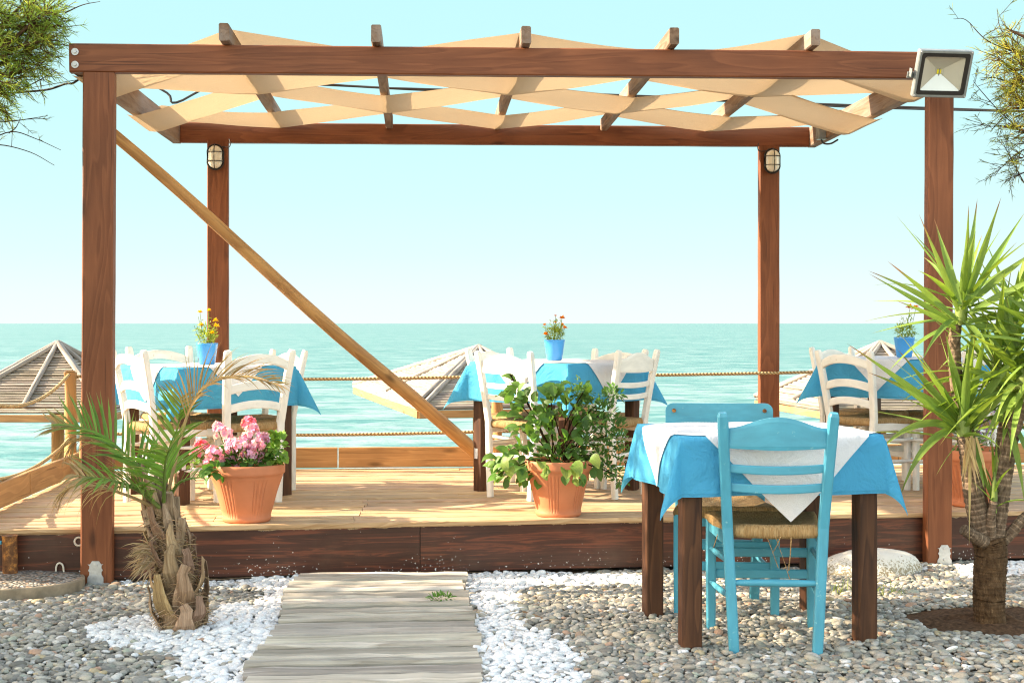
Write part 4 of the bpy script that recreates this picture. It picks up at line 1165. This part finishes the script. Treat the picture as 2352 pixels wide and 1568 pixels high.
def rosette(cen, n, L0, wd=.040, lo=-.5, hi=1.2, dirs=None, droop=(.15, 1.3), name='leaf_rosette', core=.03):
    mb = MB()
    loft(mb, [cen - Vector((0, 0, .06)), cen, cen + Vector((0, 0, .05)), cen + Vector((0, 0, .10))], circ(core, 10), sc=[.8, 1.0, .8, .25], smooth=True, c=(.24, .32, .08))
    for i in range(n):
        f = (i + .5) / n; el = hi + (lo - hi) * f + rnd(-.15, .15); an = i * 2.399963 + rnd(-.3, .3)
        d = Vector((math.cos(an) * math.cos(el), math.sin(an) * math.cos(el), math.sin(el)))
        L_ = L0 * rnd(.8, 1.12) * (1 if f > .15 else .75); c = vary(YC, .22)
        blade(mb, cen + Vector((0, 0, .05 - .10 * f)) + d * .012, d, Vector((0, 0, 1)) + rvec() * .3, L_, wd * rnd(.8, 1.15), rnd(*droop) * (.3 + f), .22, 10, c, vary(YC2, .15), tip=((.20, .10, .05), rnd(.86, .97)) if random.random() < .75 else None, prof='sword', twist=rnd(-.5, .5))
    for dd in (dirs or []):
        (px0, py0, px1, py1, dt, dr) = dd[:6]
        a, b = YP(px0, py0, 0), YP(px1, py1, dt); c = vary(YC, .15)
        L_ = (b - a).length * (1 + .12 * dr); v = (b - a).normalized() + Vector((0, 0, dr * .42))
        blade(mb, a, v, Vector((rnd(-.3, .3), -1.0, .5)), L_, wd * 1.05, dr, .18, 12, c, vary(YC2, .1), tip=((.22, .11, .055), dd[6] if len(dd) > 6 else .9), prof='sword', twist=rnd(-.3, .3))
    return build(mb, name, M['leaf'], yuc)
rosette(YP(2208, 712, .05), 26, .42, .030, -.35, 1.25, [
    (2195, 730, 2000, 622, -.05, .25, .8), (2195, 745, 1995, 628, .08, -.0, .82), (2200, 740, 2040, 600, -.12, .1, .7), (2200, 715, 2110, 490, -.1, .0, .72), (2205, 700, 2145, 500, .1, 0, .8),
    (2215, 690, 2225, 470, 0, 0, .86), (2218, 690, 2300, 452, -.06, 0, .84), (2215, 690, 2245, 455, .1, 0, .8), (2225, 695, 2352, 490, -.05, .1, .92), (2225, 700, 2400, 560, .05, .2, .92), (2228, 720, 2420, 620, -.1, .2, .92), (2225, 740, 2430, 720, .1, .3, .92),
    (2222, 750, 2430, 770, .0, .2, .92), (2195, 755, 2060, 690, -.18, .1, .85)], core=.026)
rosette(YP(2212, 985, -.03), 18, .42, .034, .2, 1.35, [
    (2205, 985, 1950, 790, -.06, .15, .78), (2200, 990, 2040, 870, -.1, .3, .86), (2200, 960, 2000, 855, .02, .25, .85), (2205, 990, 2010, 1060, -.15, 1.6, .93), (2195, 985, 2090, 1150, -.15, 1.5, .9), (2215, 960, 2170, 760, 0, 0, .9), (2220, 960, 2270, 730, -.08, 0, .93),
    (2225, 960, 2360, 780, -.1, .1, .93), (2215, 950, 2235, 740, .06, 0, .9), (2225, 990, 2260, 1120, -.1, .4, .95), (2222, 985, 2330, 890, -.12, .3, .95), (2205, 975, 2060, 800, .1, 0, .8), (2208, 960, 2110, 830, -.12, .05, .9)], droop=(.05, .5), core=.026)
rosette(YP(2412, 800, -.12), 34, .46, .034, -.4, 1.0)
rosette(YP(2290, 870, .12), 26, .50, .033, .1, 1.35)
rosette(YP(2330, 760, .15), 18, .42, .033, .1, 1.3)
rosette(YP(2352, 880, -.02), 34, .44, .034, -.5, 1.25, [
    (2340, 890, 2155, 835, -.1, .25, .85), (2345, 880, 2215, 880, -.12, 1.1, .97), (2350, 870, 2310, 680, 0, 0, .9), (2350, 870, 2280, 700, -.1, 0, .9), (2340, 900, 2190, 990, -.14, .9, .95), (2345, 900, 2270, 1010, -.1, 1.0, .95), (2350, 880, 2240, 760, -.1, .1, .92)], core=.034)
rosette(YP(2316, 955, .08), 9, .24, .028, -.2, 1.3, [(2305, 965, 2255, 960, -.05, .3, .95), (2312, 965, 2345, 1140, -.08, 1.0, .95), (2322, 965, 2380, 1130, -.08, .9, .95)], core=.02)
rosette(YP(2284, 1142, -.06), 6, .17, .02, .5, 1.35, [(2280, 1145, 2240, 1040, -.03, .1, .95), (2284, 1140, 2290, 1000, 0, 0, .95), (2288, 1145, 2275, 985, .02, 0, .95)], core=.012)
mb = MB()
for _ in range(14):
    q = YP(2228 + rnd(-14, 14), 1010 + rnd(-20, 10), -.05); blade(mb, q, (rnd(-.4, .4), -.3, -1), (0, -1, 0), rnd(.08, .22), .014, .2, .2, 5, vary((.45, .33, .17)), prof='sword')
blade(mb, YP(2228, 1005, -.06), (-.05, -.1, -1), (0, -1, 0), .42, .013, .0, .2, 8, (.50, .38, .18), prof='sword')
build(mb, 'dead_leaves', M['dry'], yuc)

# ------------------------------------------------------------------ ground objects
# soil round the yucca
mb = MB(); n = 40; V, F_ = [], []
for i in range(8):
    for j in range(n):
        a = 6.283 * j / n; r = i / 7
        x = SOIL.x + math.cos(a) * r * .40 * (1 + .15 * math.sin(3 * a)); y = SOIL.y + math.sin(a) * r * .33
        V.append((x, y, gz(x, y) - .002 + .03 * (1 - r * r) * (1 + mnoise.noise(Vector((x * 14, y * 14, 0)))) - .015 * r + rnd(-.005, .005)))
F_ = [(i * n + j, i * n + (j + 1) % n, (i + 1) * n + (j + 1) % n, (i + 1) * n + j) for i in range(7) for j in range(n)]
mb.add(V, F_, True)
tag(build(mb, 'soil', M['soil']), 'patch of bare brown soil around the yucca trunk', 'soil', kind='stuff')
# boulder
bm_ = bmesh.new(); bmesh.ops.create_icosphere(bm_, subdivisions=4, radius=1.0); mb = MB(); V = []
for v in bm_.verts:
    q = v.co.copy(); nz = mnoise.noise(q * 1.3) * .10 + mnoise.noise(q * 5) * .02
    q = q * (1 + nz); q.z = q.z * (1 if q.z > 0 else .5); V.append(Vector((BOULD.x + q.x * .29 + .05 * q.z, BOULD.y + .14 + q.y * .19, -.06 + q.z * .122)))
mb.add(V, [[v.index for v in f.verts] for f in bm_.faces], True, [(v.co.x, v.co.y, v.co.z) for v in bm_.verts]); bm_.free()
k = NT('limewashed stone'); nn = k.noise(k.coords('geo'), 90, 4, .7); zz = k.n('ShaderNodeSeparateXYZ'); k.l(k.n('ShaderNodeNewGeometry').outputs['Position'], zz.inputs[0])
lw_ = k.ramp(k.math('MULTIPLY', k.math('ADD', zz.outputs[2], .03), 9.0), [(.1, .22), (.8, 0.0)])
spk = k.ramp(k.math('ADD', nn, lw_), [(.66, 0.0), (.72, 1.0)])
c = k.mix(spk, (.70, .67, .60), (.30, .25, .16)); c = k.mix(k.ramp(k.noise(k.coords('geo'), 8, 4), [(.4, 0.0), (.7, .3)]), c, (.55, .47, .33))
tag(build(mb, 'boulder', k.done(k.princ(c, .85, .2, k.bump(nn, .4, .006)))), 'smooth whitewashed boulder lying by the foot of the right post', 'boulder')
# manhole cover with pebble dash top, its handle
mh = thing('manhole_cover', 'round pebble-dashed concrete cover with wire handle by the left post', 'manhole cover', (COVER.x, COVER.y, -.05))
mb = MB(); n = 64
def disc(mb, r0, r1, z0, z1):
    V = [(COVER.x + math.cos(6.2832 * j / n) * r * COVER_R[0], COVER.y + math.sin(6.2832 * j / n) * r * COVER_R[1], z) for r, z in ((r0, z0), (r1, z1)) for j in range(n)]
    mb.add(V, [(j, (j + 1) % n, n + (j + 1) % n, n + j) for j in range(n)], True)
disc(mb, 1.0, 1.0, -.08, .0); disc(mb, 1.0, .985, .0, .006); disc(mb, .985, .95, .006, .006); build(mb, 'rim', plain('dirty cement', (.27, .215, .15), .9, .2, var=.3, scale=18, bump=.5), mh)
mb = MB(); disc(mb, .952, .6, .005, .017); disc(mb, .6, .0, .017, .022); build(mb, 'top', M['aggregate'], mh)
mb = MB(); q = P(128, 1311, 6.42); q.z = .005; tube(mb, smooth_path([q, q + Vector((.004, 0, .035)), q + Vector((.018, 0, .046)), q + Vector((.034, -.004, .035)), q + Vector((.040, -.006, -.005))], 5), .0045, 8); build(mb, 'handle', M['concrete'], mh)
# rusty pipe
rp_ = G(24, 1308, -.005); rp_.y = deck_front(rp_.x) - .07; rp_.x = P(24, 1308, rp_.y / (FY + .3716 * FX)).x; mb = MB(); tube(mb, [(rp_.x, rp_.y, -.03), (rp_.x - .004, rp_.y, .19)], .034, 20); tube(mb, [(rp_.x - .004, rp_.y, .19), (rp_.x - .004, rp_.y, .197)], .036, 20)
pip = thing('rusty_pipe', 'short rusty steel pipe standing on the round concrete cover', 'pipe', (rp_.x, rp_.y, -.005)); build(mb, 'tube', M['rust'], pip)
mb = MB(); q = Vector((rp_.x - .037, rp_.y - .01, .165)); loft(mb, [q, q + Vector((-.012, 0, 0))], circ(.009, 6)); build(mb, 'bolt', M['blue'], pip)
# pipe ring in the fascia by the post
mb = MB(); q = G(176, 1262, 0.08) if False else P(176, 1246, 6.40); yy_ = deck_front(q.x) - .001; rr = []
for (r, d) in ((.024, 0), (.024, -.006), (.015, -.006), (.015, 0)):
    rr.append([(q.x + r * math.cos(6.2832 * j / 24), yy_ + d, q.z + r * math.sin(6.2832 * j / 24)) for j in range(24)])
mb.add(sum(rr, []), [(i * 24 + j, i * 24 + (j + 1) % 24, (i + 1) * 24 + (j + 1) % 24, (i + 1) * 24 + j) for i in range(3) for j in range(24)], True)
build(mb, 'pipe_collar', M['concrete'], deck)
# weed on the path and grass tufts by the table
mb = MB(); q = G(1012, 1379, .03)
leaf_cloud(mb, q + Vector((0, 0, .012)), (.055, .03, .014), 90, .022, (.10, .22, .04), .35, .4)
tag(build(mb, 'weed', M['leaf']), 'small green weed sprouting between the grey path boards', 'weed')
for (px, py, lab) in ((1958, 1365, 'sparse grass tuft growing in the pebbles left of the table leg'), (2012, 1372, 'sparse grass tuft growing in the pebbles right of the table leg')):
    mb = MB(); q = G(px, py, -.03)
    for _ in range(46): blade(mb, q + Vector((rnd(-.10, .10), rnd(-.05, .05), 0)), rvec() * .6 + Vector((0, 0, 1)), rvec(), rnd(.04, .10), .003, .6, .1, 4, vary((.24, .30, .08), .3))
    tag(build(mb, 'grass_tuft', M['leaf']), lab, 'grass tuft', 'grass tufts in the pebbles')
# stray bits: driftwood stick, reddish scrap
mb = MB(); loft(mb, smooth_path([G(1180, 1410, -.02) + Vector((0, 0, .012)), G(1225, 1425, -.02) + Vector((0, 0, .02)), G(1262, 1440, -.02) + Vector((0, 0, .012))], 4), circ(.011, 8), sc=None, smooth=True, jit=.0015, c=(.6, .55, .5))
tag(build(mb, 'driftwood', M['fibre']), 'short grey driftwood stick lying on the pebbles right of the path', 'driftwood')

# ------------------------------------------------------------------ lamps and cables
fl = thing('floodlight', 'grey square floodlight with yellow chip fixed to the beam end', 'floodlight', P(2165, 170, 6.62))
fm = local_matrix(fl) @ Matrix.Rotation(R(3), 4, 'Z') @ Matrix.Rotation(R(24), 4, 'X')
def flp(name, mat, fn, parent=fl):
    mb = MB(); fn(mb); mb.v = [tuple(fm @ Vector(p)) for p in mb.v]; return build(mb, name, mat, parent)
def rrect(w_, h_, r, n=5):
    o = []
    for cx_, cz_, a0 in ((w_ - r, h_ - r, 0), (-w_ + r, h_ - r, 90), (-w_ + r, -h_ + r, 180), (w_ - r, -h_ + r, 270)):
        for k_ in range(n): a = R(a0 + 90 * k_ / (n - 1)); o.append((cx_ + r * math.cos(a), cz_ + r * math.sin(a)))
    return o
def ringmesh(mb, loops):
    n = len(loops[0]); V = [p for l_ in loops for p in l_]
    mb.add(V, [(i * n + j, i * n + (j + 1) % n, (i + 1) * n + (j + 1) % n, (i + 1) * n + j) for i in range(len(loops) - 1) for j in range(n)])
FW, FH = .138, .117
L = lambda w_, h_, r, y: [(a, y, b) for a, b in rrect(w_, h_, r)]
def housing(mb):
    ringmesh(mb, [L(FW * .75, FH * .75, .02, .075), L(FW * .8, FH * .8, .015, .06), L(FW, FH, .008, .022), L(FW, FH, .008, -.006), L(FW - .004, FH - .004, .006, -.010), L(FW - .014, FH - .014, .012, -.010)])
    o = L(FW * .75, FH * .75, .02, .075); mb.add(o, [tuple(range(len(o)))])
    for k_ in range(9): x = -.09 + .0225 * k_; box(mb, x - .002, x + .002, .04, .095, -.085, .085, 0)
flp('housing', M['lamp_grey'], housing)
flp('gasket', M['black'], lambda mb: ringmesh(mb, [L(FW - .0145, FH - .0145, .012, -.011), L(FW - .032, FH - .032, .012, -.010), L(FW - .033, FH - .033, .012, .002)]))
def refl(mb):
    a, b = FW - .033, FH - .033; s, d = .011, .045
    V = [(-a, .0, -b), (a, .0, -b), (a, .0, b), (-a, .0, b), (-s, d, -s), (s, d, -s), (s, d, s), (-s, d, s)]
    mb.add(V, [(0, 1, 5, 4), (1, 2, 6, 5), (2, 3, 7, 6), (3, 0, 4, 7)])
flp('reflector', M['reflector'], refl)
flp('led_chip', M['led'], lambda mb: box(mb, -.0105, .0105, .043, .0448, -.0105, .0105, 0))
for sx_ in (-1, 1):
    for sz_ in (-1, 1):
        flp('screw', M['steel'], lambda mb: loft(mb, [(sx_ * (FW - .009), -.0102, sz_ * (FH - .009)), (sx_ * (FW - .009), -.014, sz_ * (FH - .009))], circ(.0045, 8)))
flp('bracket', M['lamp_grey'], lambda mb: (box(mb, -FW - .022, -FW - .018, .0, .03, -.02, .02, 0), box(mb, -FW - .03, -FW + .02, .026, .03, -.03, .0, 0)))

def bulkhead(px, py, label, flip):
    yb = 9.06; t = yb / (FY - (px - CX) / FPX * FX); q = P(px, py, t); q.y = yb - .002
    t_ = thing('bulkhead_lamp', label, 'wall lamp', q, group='caged bulkhead lamps on the back posts')
    def oval(w_, h_, y): return [(q.x + w_ * math.cos(a), y + q.y, q.z + (h_ - w_) * (1 if math.sin(a) >= 0 else -1) + w_ * math.sin(a)) for a in [R(7.5 + 15 * i) for i in range(24)]]
    mb = MB(); ringmesh(mb, [oval(.052, .082, .0), oval(.052, .082, -.022), oval(.046, .076, -.026)]); build(mb, 'base', M['black'], t_)
    mb = MB(); ringmesh(mb, [oval(.045, .075, -.024), oval(.043, .073, -.05), oval(.034, .064, -.068), oval(.016, .046, -.076)]); o = oval(.016, .046, -.076); mb.add(o, [tuple(range(24))])
    mb.s = [True] * len(mb.s); build(mb, 'glass', M['lampglass'], t_)
    mb = MB()
    for z in (-.030, .030):
        tube(mb, smooth_path([q + Vector((-.053, -.02, z)), q + Vector((-.047, -.055, z)), q + Vector((-.03, -.078, z)), q + Vector((.03, -.078, z)), q + Vector((.047, -.055, z)), q + Vector((.053, -.02, z))], 4), .0028, 6)
    tube(mb, smooth_path([q + Vector((0, -.02, -.086)), q + Vector((0, -.06, -.078)), q + Vector((0, -.083, -.045)), q + Vector((0, -.083, .045)), q + Vector((0, -.06, .078)), q + Vector((0, -.02, .086))], 4), .0028, 6)
    o = oval(.054, .084, -.024); tube(mb, [Vector(p) for p in o] + [Vector(o[0])], .0045, 6)
    build(mb, 'cage', M['black'], t_)
    mb = MB(); s = -1 if flip else 1
    tube(mb, smooth_path([q + Vector((s * .04, -.01, .07)), q + Vector((s * .085, -.012, .068)), q + Vector((s * .095, -.005, .09)), q + Vector((s * .085, .02, .125))], 5), .0035, 6); build(mb, 'cable', M['rubber'], t_)
bulkhead(496, 362, 'caged oval lamp on the left back post', False)
bulkhead(1771.5, 371, 'caged oval lamp on the right back post', True)
# junction box
q = P(1886, 302, 9.0); jb = thing('junction_box', 'grey junction box inside the right rear pergola corner', 'junction box', q)
mb = MB(); box(mb, q.x - .03, q.x + .03, q.y - .03, q.y + .03, q.z - .055, q.z + .055, .006); build(mb, 'housing', M['lamp_grey'], jb)
mb = MB(); box(mb, q.x - .024, q.x + .024, q.y - .036, q.y - .0305, q.z - .045, q.z + .045, .003); build(mb, 'lid', M['lamp_grey'], jb)
mb = MB(); tube(mb, smooth_path([q + Vector((0, 0, -.055)), q + Vector((.02, 0, -.08)), q + Vector((.06, -.02, -.083)), q + Vector((.10, -.05, -.06))], 5), .006, 7); build(mb, 'cable', M['rubber'], jb)
# overhead cables
mb = MB()
tube(mb, smooth_path([P(300, 168, 9.7), P(384, 214, 9.7), P(405, 236, 9.7), P(520, 190, 9.8), P(760, 196, 9.8), P(1000, 208, 9.8), P(1300, 214, 9.8), P(1640, 231, 9.8), P(1900, 240, 9.8), P(2352, 256, 9.8), P(2600, 262, 9.8)], 5), .009, 6)
tube(mb, smooth_path([P(760, 194, 9.79), P(860, 201, 9.79), P(1000, 205, 9.79), P(1500, 221, 9.79), P(1920, 245, 9.79), P(2060, 250, 9.79), P(2352, 257, 9.79)], 5), .006, 6)
tag(build(mb, 'overhead_cable', M['rubber']), 'black twisted cable strung behind the canopy', 'cable')
mb = MB()
tube(mb, smooth_path([P(-200, 238, 6.7), P(-10, 217, 6.7), P(50, 212, 6.7), P(110, 206, 6.68), P(150, 193, 6.65), P(166, 192, 6.62), P(182, 182, 6.6)], 5), .0055, 6)
tube(mb, [P(-10, 212, 6.7), P(70, 202, 6.69), P(182, 183, 6.6)], .0018, 5)
tag(build(mb, 'overhead_cable', M['rubber']), 'thin twisted cable running from pergola corner into the left tree', 'cable')

# ------------------------------------------------------------------ reed parasols on the beach
def reed_umbrella(apex, cor, zbeach, label, rows=26):
    """pyramid of reeds: apex and four eave corners"""
    cen = Vector((apex.x, apex.y, 0))
    t = thing('reed_parasol', label, 'beach parasol', (apex.x, apex.y, zbeach), group='reed beach parasols below the terrace')
    for i in range(4):
        a, b = Vector(cor[i]), Vector(cor[(i + 1) % 4]); mb = MB()
        for k_ in range(rows):
            f0 = (k_ + .5) / rows
            p0, p1 = apex.lerp(a, f0), apex.lerp(b, f0); v = rnd(.75, 1.2)
            ext = (p1 - p0).normalized() * rnd(-.015, .03)
            rr = (a - apex).length / rows * .53
            mid = p0.lerp(p1, .5) + Vector((0, 0, rnd(-.006, .006)))
            loft(mb, [p0 - ext, mid, p1 + ext], circ(rr, 6), sc=[(1, .55)] * 3, smooth=True, c=(v, v * rnd(.94, 1), v * rnd(.85, .98)), cap=False)
        build(mb, 'reed_panel', M['reed'], t)
        mb = MB(); timber(mb, a - Vector((0, 0, .04)), b - Vector((0, 0, .04)), .03, .06, n=4); build(mb, 'eave_board', M['toe'], t)
        mb = MB(); up_ = Vector((0, 0, .035))
        sd = (b - a).normalized() * .035
        for s in (-1, 1): tube(mb, line(apex + up_ * .9 + sd * .3 * s, a + up_ + sd * s, 8), .022, 8, sc=[1, .95, 1.05, .95, 1.05, .95, 1.05, .95, 1])
        build(mb, 'ridge_pole', M['reed'], t)
        mb = MB(); tube(mb, line(apex + up_, a.lerp(b, .5).lerp(apex, .04) + up_, 8), .022, 8, sc=[1, .95, 1.05, .95, 1.05, .95, 1.05, .95, 1]); build(mb, 'batten', M['reed'], t)
    mb = MB(); tube(mb, [(apex.x, apex.y, zbeach - .2), (apex.x, apex.y, apex.z - .1)], .055, 12); build(mb, 'pole', M['pine'], t)
ap = P(1100, 804, 12.1)
cr = [P(814, 888, 13.8), P(962, 940, 10.4)]; za = (cr[0].z + cr[1].z) / 2
wv = cw(1.35, .34)
cr += [cr[1] + wv, cr[0] + wv]
reed_umbrella(ap, cr, -1.72, 'reed parasol roof behind the middle table, its sunlit side facing left')
ap = P(133, 795, 11.6); zz = ap.z - .53
reed_umbrella(ap, [ap + cw(-.80, .85, zz - ap.z), ap + cw(-.72, -.72, zz - ap.z), ap + cw(.62, -.72, zz - ap.z), ap + cw(.66, .85, zz - ap.z)], -1.72, 'weathered reed parasol roof at the left, before the horizon')
ap = P(2022, 794, 12.6); zz = ap.z - .55
reed_umbrella(ap, [ap + cw(-1.0, .9, zz - ap.z), ap + cw(-.72, -1.0, zz - ap.z), ap + cw(1.2, -.9, zz - ap.z), ap + cw(1.1, 1.2, zz - ap.z)], -1.72, 'reed parasol roof peeping out behind the right table')

# ------------------------------------------------------------------ tamarisk trees
def tamarisk(name_label, trunk_pts, clumps, bare, seed, cols):
    random.seed(seed)
    t = thing('tamarisk_tree', name_label, 'tree', trunk_pts[0], group='feathery tamarisk trees framing the view')
    mb = MB(); path = smooth_path(trunk_pts, 6); n = len(path)
    loft(mb, path, circ(1, 10), sc=[.11 - .08 * i / n for i in range(n)], smooth=True, jit=.006, c=(.7, .6, .5)); build(mb, 'trunk', M['bark'], t)
    mb, lb = MB(), MB()
    for (cen, rad, nb, dens, ax) in clumps:
        org = path[-1]
        loft(lb, smooth_path([org, org.lerp(cen, .5) + rvec() * .12, cen], 4), circ(1, 6), sc=[.022 - .002 * i for i in range(9)], smooth=True, c=(.6, .5, .4))
        for _ in range(nb):
            d = rvec(); root = cen + Vector((d.x * rad[0], d.y * rad[1], d.z * rad[2])) * rnd(.0, .75)
            dr = (d * .8 + Vector(ax) + rvec() * .45).normalized(); L_ = rnd(.10, .22) * min(1.2, .55 + rad[0] * 1.2)
            bp = [root, root + dr * L_ * .5, root + dr * L_ + Vector((rnd(-.02, .02), rnd(-.02, .02), rnd(-.05, .03)))]
            loft(lb, bp, circ(.0022, 4), sc=[1, .8, .4], c=(.5, .32, .2), cap=False)
            cc = vary(random.choice(cols), .25)
            for _k in range(int(dens * .75)):
                f = rnd(.05, 1.0); q = bp[0].lerp(bp[2], f)
                dd = (dr * .9 + rvec() * .75).normalized()
                blade(mb, q, dd, rvec(), rnd(.025, .065), .0034, rnd(-.2, .6), 0, 3, vary(cc, .2), prof='sword')
    for (pts, tw) in bare:
        pp = smooth_path(pts, 5); loft(lb, pp, circ(.0035, 5), sc=[1 - .7 * i / len(pp) for i in range(len(pp))], c=(.30, .17, .10), cap=False)
        for _ in range(tw):
            f = rnd(.15, 1); q = pp[int(f * (len(pp) - 1))]
            T = (pp[-1] - pp[0]).normalized(); d = (T * .6 + rvec()).normalized(); L_ = rnd(.05, .14)
            loft(lb, [q, q + d * L_], circ(.0013, 4), c=(.3, .2, .12), cap=False)
            for _k in range(7):
                blade(mb, q + d * L_ * rnd(.2, 1), d + rvec() * .8, rvec(), rnd(.02, .05), .0036, .2, 0, 2, vary((.17, .20, .06), .3), prof='sword')
    build(mb, 'foliage', M['tam'], t); build(lb, 'branches', M['bark'], t)
TC1 = [(.26, .37, .07), (.32, .43, .08), (.42, .48, .09), (.20, .31, .065)]
LT = 6.35
lp = lambda px, py, dt=0: P(px, py, LT + dt)
cl = []
for (px, py, r, nb, dens) in ((40, 60, 46, 70, 16), (95, 55, 40, 60, 16), (130, 30, 26, 34, 15), (20, 130, 50, 80, 17), (80, 120, 42, 66, 17), (120, 95, 30, 38, 15), (110, 150, 24, 24, 14), (50, 180, 34, 44, 15), (10, 200, 34, 44, 15), (5, 250, 22, 18, 12), (150, 60, 16, 14, 12), (75, 10, 40, 50, 15), (-20, 90, 60, 80, 15), (-20, 20, 60, 60, 15)):
    m_ = r / FPX * LT; cl.append((lp(px - 22, py, rnd(-.1, .1)), (m_, m_ * 1.3, m_), nb, dens, (.75, 0, .15)))
for _ in range(16):
    cl.append((lp(rnd(-420, -70), rnd(-160, 260), rnd(-.6, .7)), (.24, .26, .22), 46, 13, (.3, 0, .2)))
bare = [([lp(-40, 330), lp(25, 303), lp(80, 318), lp(140, 345)], 3), ([lp(-40, 345), lp(0, 333), lp(70, 350), lp(125, 380)], 2), ([lp(-30, 280), lp(30, 278), lp(75, 272), lp(110, 266)], 3), ([lp(20, 306), lp(36, 294), lp(48, 270)], 2),
        ([lp(40, 210), lp(90, 185), lp(130, 160)], 3), ([lp(150, 30), lp(190, 12), lp(230, 4)], 2)]
tamarisk('feathery green tamarisk leaning in at the upper left', [cw(-3.35, 6.3, -.1), cw(-3.3, 6.3, .9), cw(-3.15, 6.35, 1.9), cw(-2.9, 6.35, 2.45)], cl, bare, 31, TC1)
RTt = 6.9
rp2 = lambda px, py, dt=0: P(px, py, RTt + dt)
cl = []
TC2 = [(.32, .34, .07), (.25, .29, .07), (.40, .37, .08), (.19, .24, .06)]
for (px, py, r, nb, dens) in ((2325, 120, 28, 40, 15), (2350, 160, 32, 46, 16), (2300, 140, 20, 16, 13), (2335, 200, 30, 40, 15), (2360, 240, 34, 46, 15), (2345, 300, 28, 26, 13), (2320, 70, 18, 13, 12), (2352, 360, 22, 12, 11), (2380, 130, 46, 60, 15), (2400, 230, 50, 60, 15), (2320, 250, 18, 10, 12), (2390, 320, 36, 30, 13)):
    m_ = r / FPX * RTt; cl.append((rp2(px, py, rnd(-.1, .1)), (m_, m_ * 1.3, m_), nb, dens, (-.5, 0, .25)))
for _ in range(10):
    cl.append((rp2(rnd(2440, 2760), rnd(-120, 300), rnd(-.5, .6)), (.24, .26, .22), 42, 12, (-.2, 0, .2)))
bare = [([rp2(2380, 330), rp2(2300, 260), rp2(2250, 205), rp2(2235, 185)], 14), ([rp2(2380, 290), rp2(2320, 290), rp2(2270, 290), rp2(2250, 285)], 16), ([rp2(2390, 330), rp2(2340, 350), rp2(2300, 385), rp2(2285, 405)], 16), ([rp2(2380, 380), rp2(2345, 400), rp2(2310, 408)], 14), ([rp2(2360, 130), rp2(2270, 95), rp2(2220, 47), rp2(2190, 44)], 3), ([rp2(2340, 100), rp2(2300, 70), rp2(2290, 20)], 3), ([rp2(2340, 200), rp2(2290, 180), rp2(2250, 180)], 3), ([rp2(2352, 420), rp2(2320, 360), rp2(2300, 320)], 14)]
tamarisk('sparse yellow-green tamarisk at the upper right beyond the floodlight', [cw(3.6, 7.2, -.1), cw(3.55, 7.1, .9), cw(3.4, 7.0, 1.8), cw(3.15, 6.95, 2.3)], cl, bare, 37, TC2)

# unseen trees added left of the view, crowns shaped to shade the pebbles
def shade_tree(x, y, zc, rad, n, label, seed):
    random.seed(seed)
    t = thing('tamarisk_tree', label, 'tree', (x, y, -.1), group='feathery tamarisk trees framing the view')
    mb = MB(); loft(mb, smooth_path([(x, y, -.15), (x + .08, y, .8), (x - .05, y + .05, 1.6), (x, y, zc)], 5), circ(1, 10), sc=[.12 - .005 * i for i in range(16)], smooth=True, jit=.006, c=(.7, .6, .5)); build(mb, 'trunk', M['bark'], t)
    mb = MB(); cl_ = [Vector((x, y, zc)) + Vector((rnd(-1, 1) * rad[0], rnd(-1, 1) * rad[1], rnd(-1, 1) * rad[2])) for _ in range(34)]
    for c_ in cl_:
        for _ in range(n // 34):
            d = rvec(); q = c_ + d * rnd(.05, .42)
            blade(mb, q, d + rvec() * .5, rvec(), rnd(.10, .2), .03, .3, .1, 2, vary((.14, .22, .05)))
    build(mb, 'foliage', M['tam'], t)
SHADE = [(-4.3, 4.4, 2.1, (.7, .9, 1.3), 7000), (-4.6, 5.7, 2.5, (.8, .7, 1.2), 6000), (-6.0, 5.0, 3.6, (.8, 1.3, 1.3), 7000)]
for i, (x, y, zc, rad, n) in enumerate(SHADE):
    shade_tree(x, y, zc, rad, n, ('dense unseen tamarisk added off to the left to shade the pebbles', 'leafy unseen tamarisk added for shade at the left, nearest the terrace', 'tall unseen tamarisk added for shade, furthest left of the palm')[i], 50 + i)

# dry litter blown among the pebbles
random.seed(77); mb = MB()
for _ in range(260):
    y = rnd(4.3, 6.5); x = rnd(-.34 * y, .46 * y)
    if PX0 - .02 < x < PX1 + .02: continue
    q = Vector((x, y, gz(x, y) + rnd(.008, .016)))
    blade(mb, q, (rnd(-1, 1), rnd(-1, 1), rnd(-.05, .15)), (0, 0, 1), rnd(.02, .07), rnd(.002, .006), .2, .1, 3, vary(random.choice([(.40, .28, .13), (.30, .20, .10), (.5, .4, .24)]), .3))
tag(build(mb, 'leaf_litter', M['dry']), 'dry bits of leaf and straw blown among the pebbles', 'leaf litter', kind='stuff')

scene.cycles.use_denoising = True
scene.cycles.filter_width = 1.15
scene.cycles.use_adaptive_sampling = False
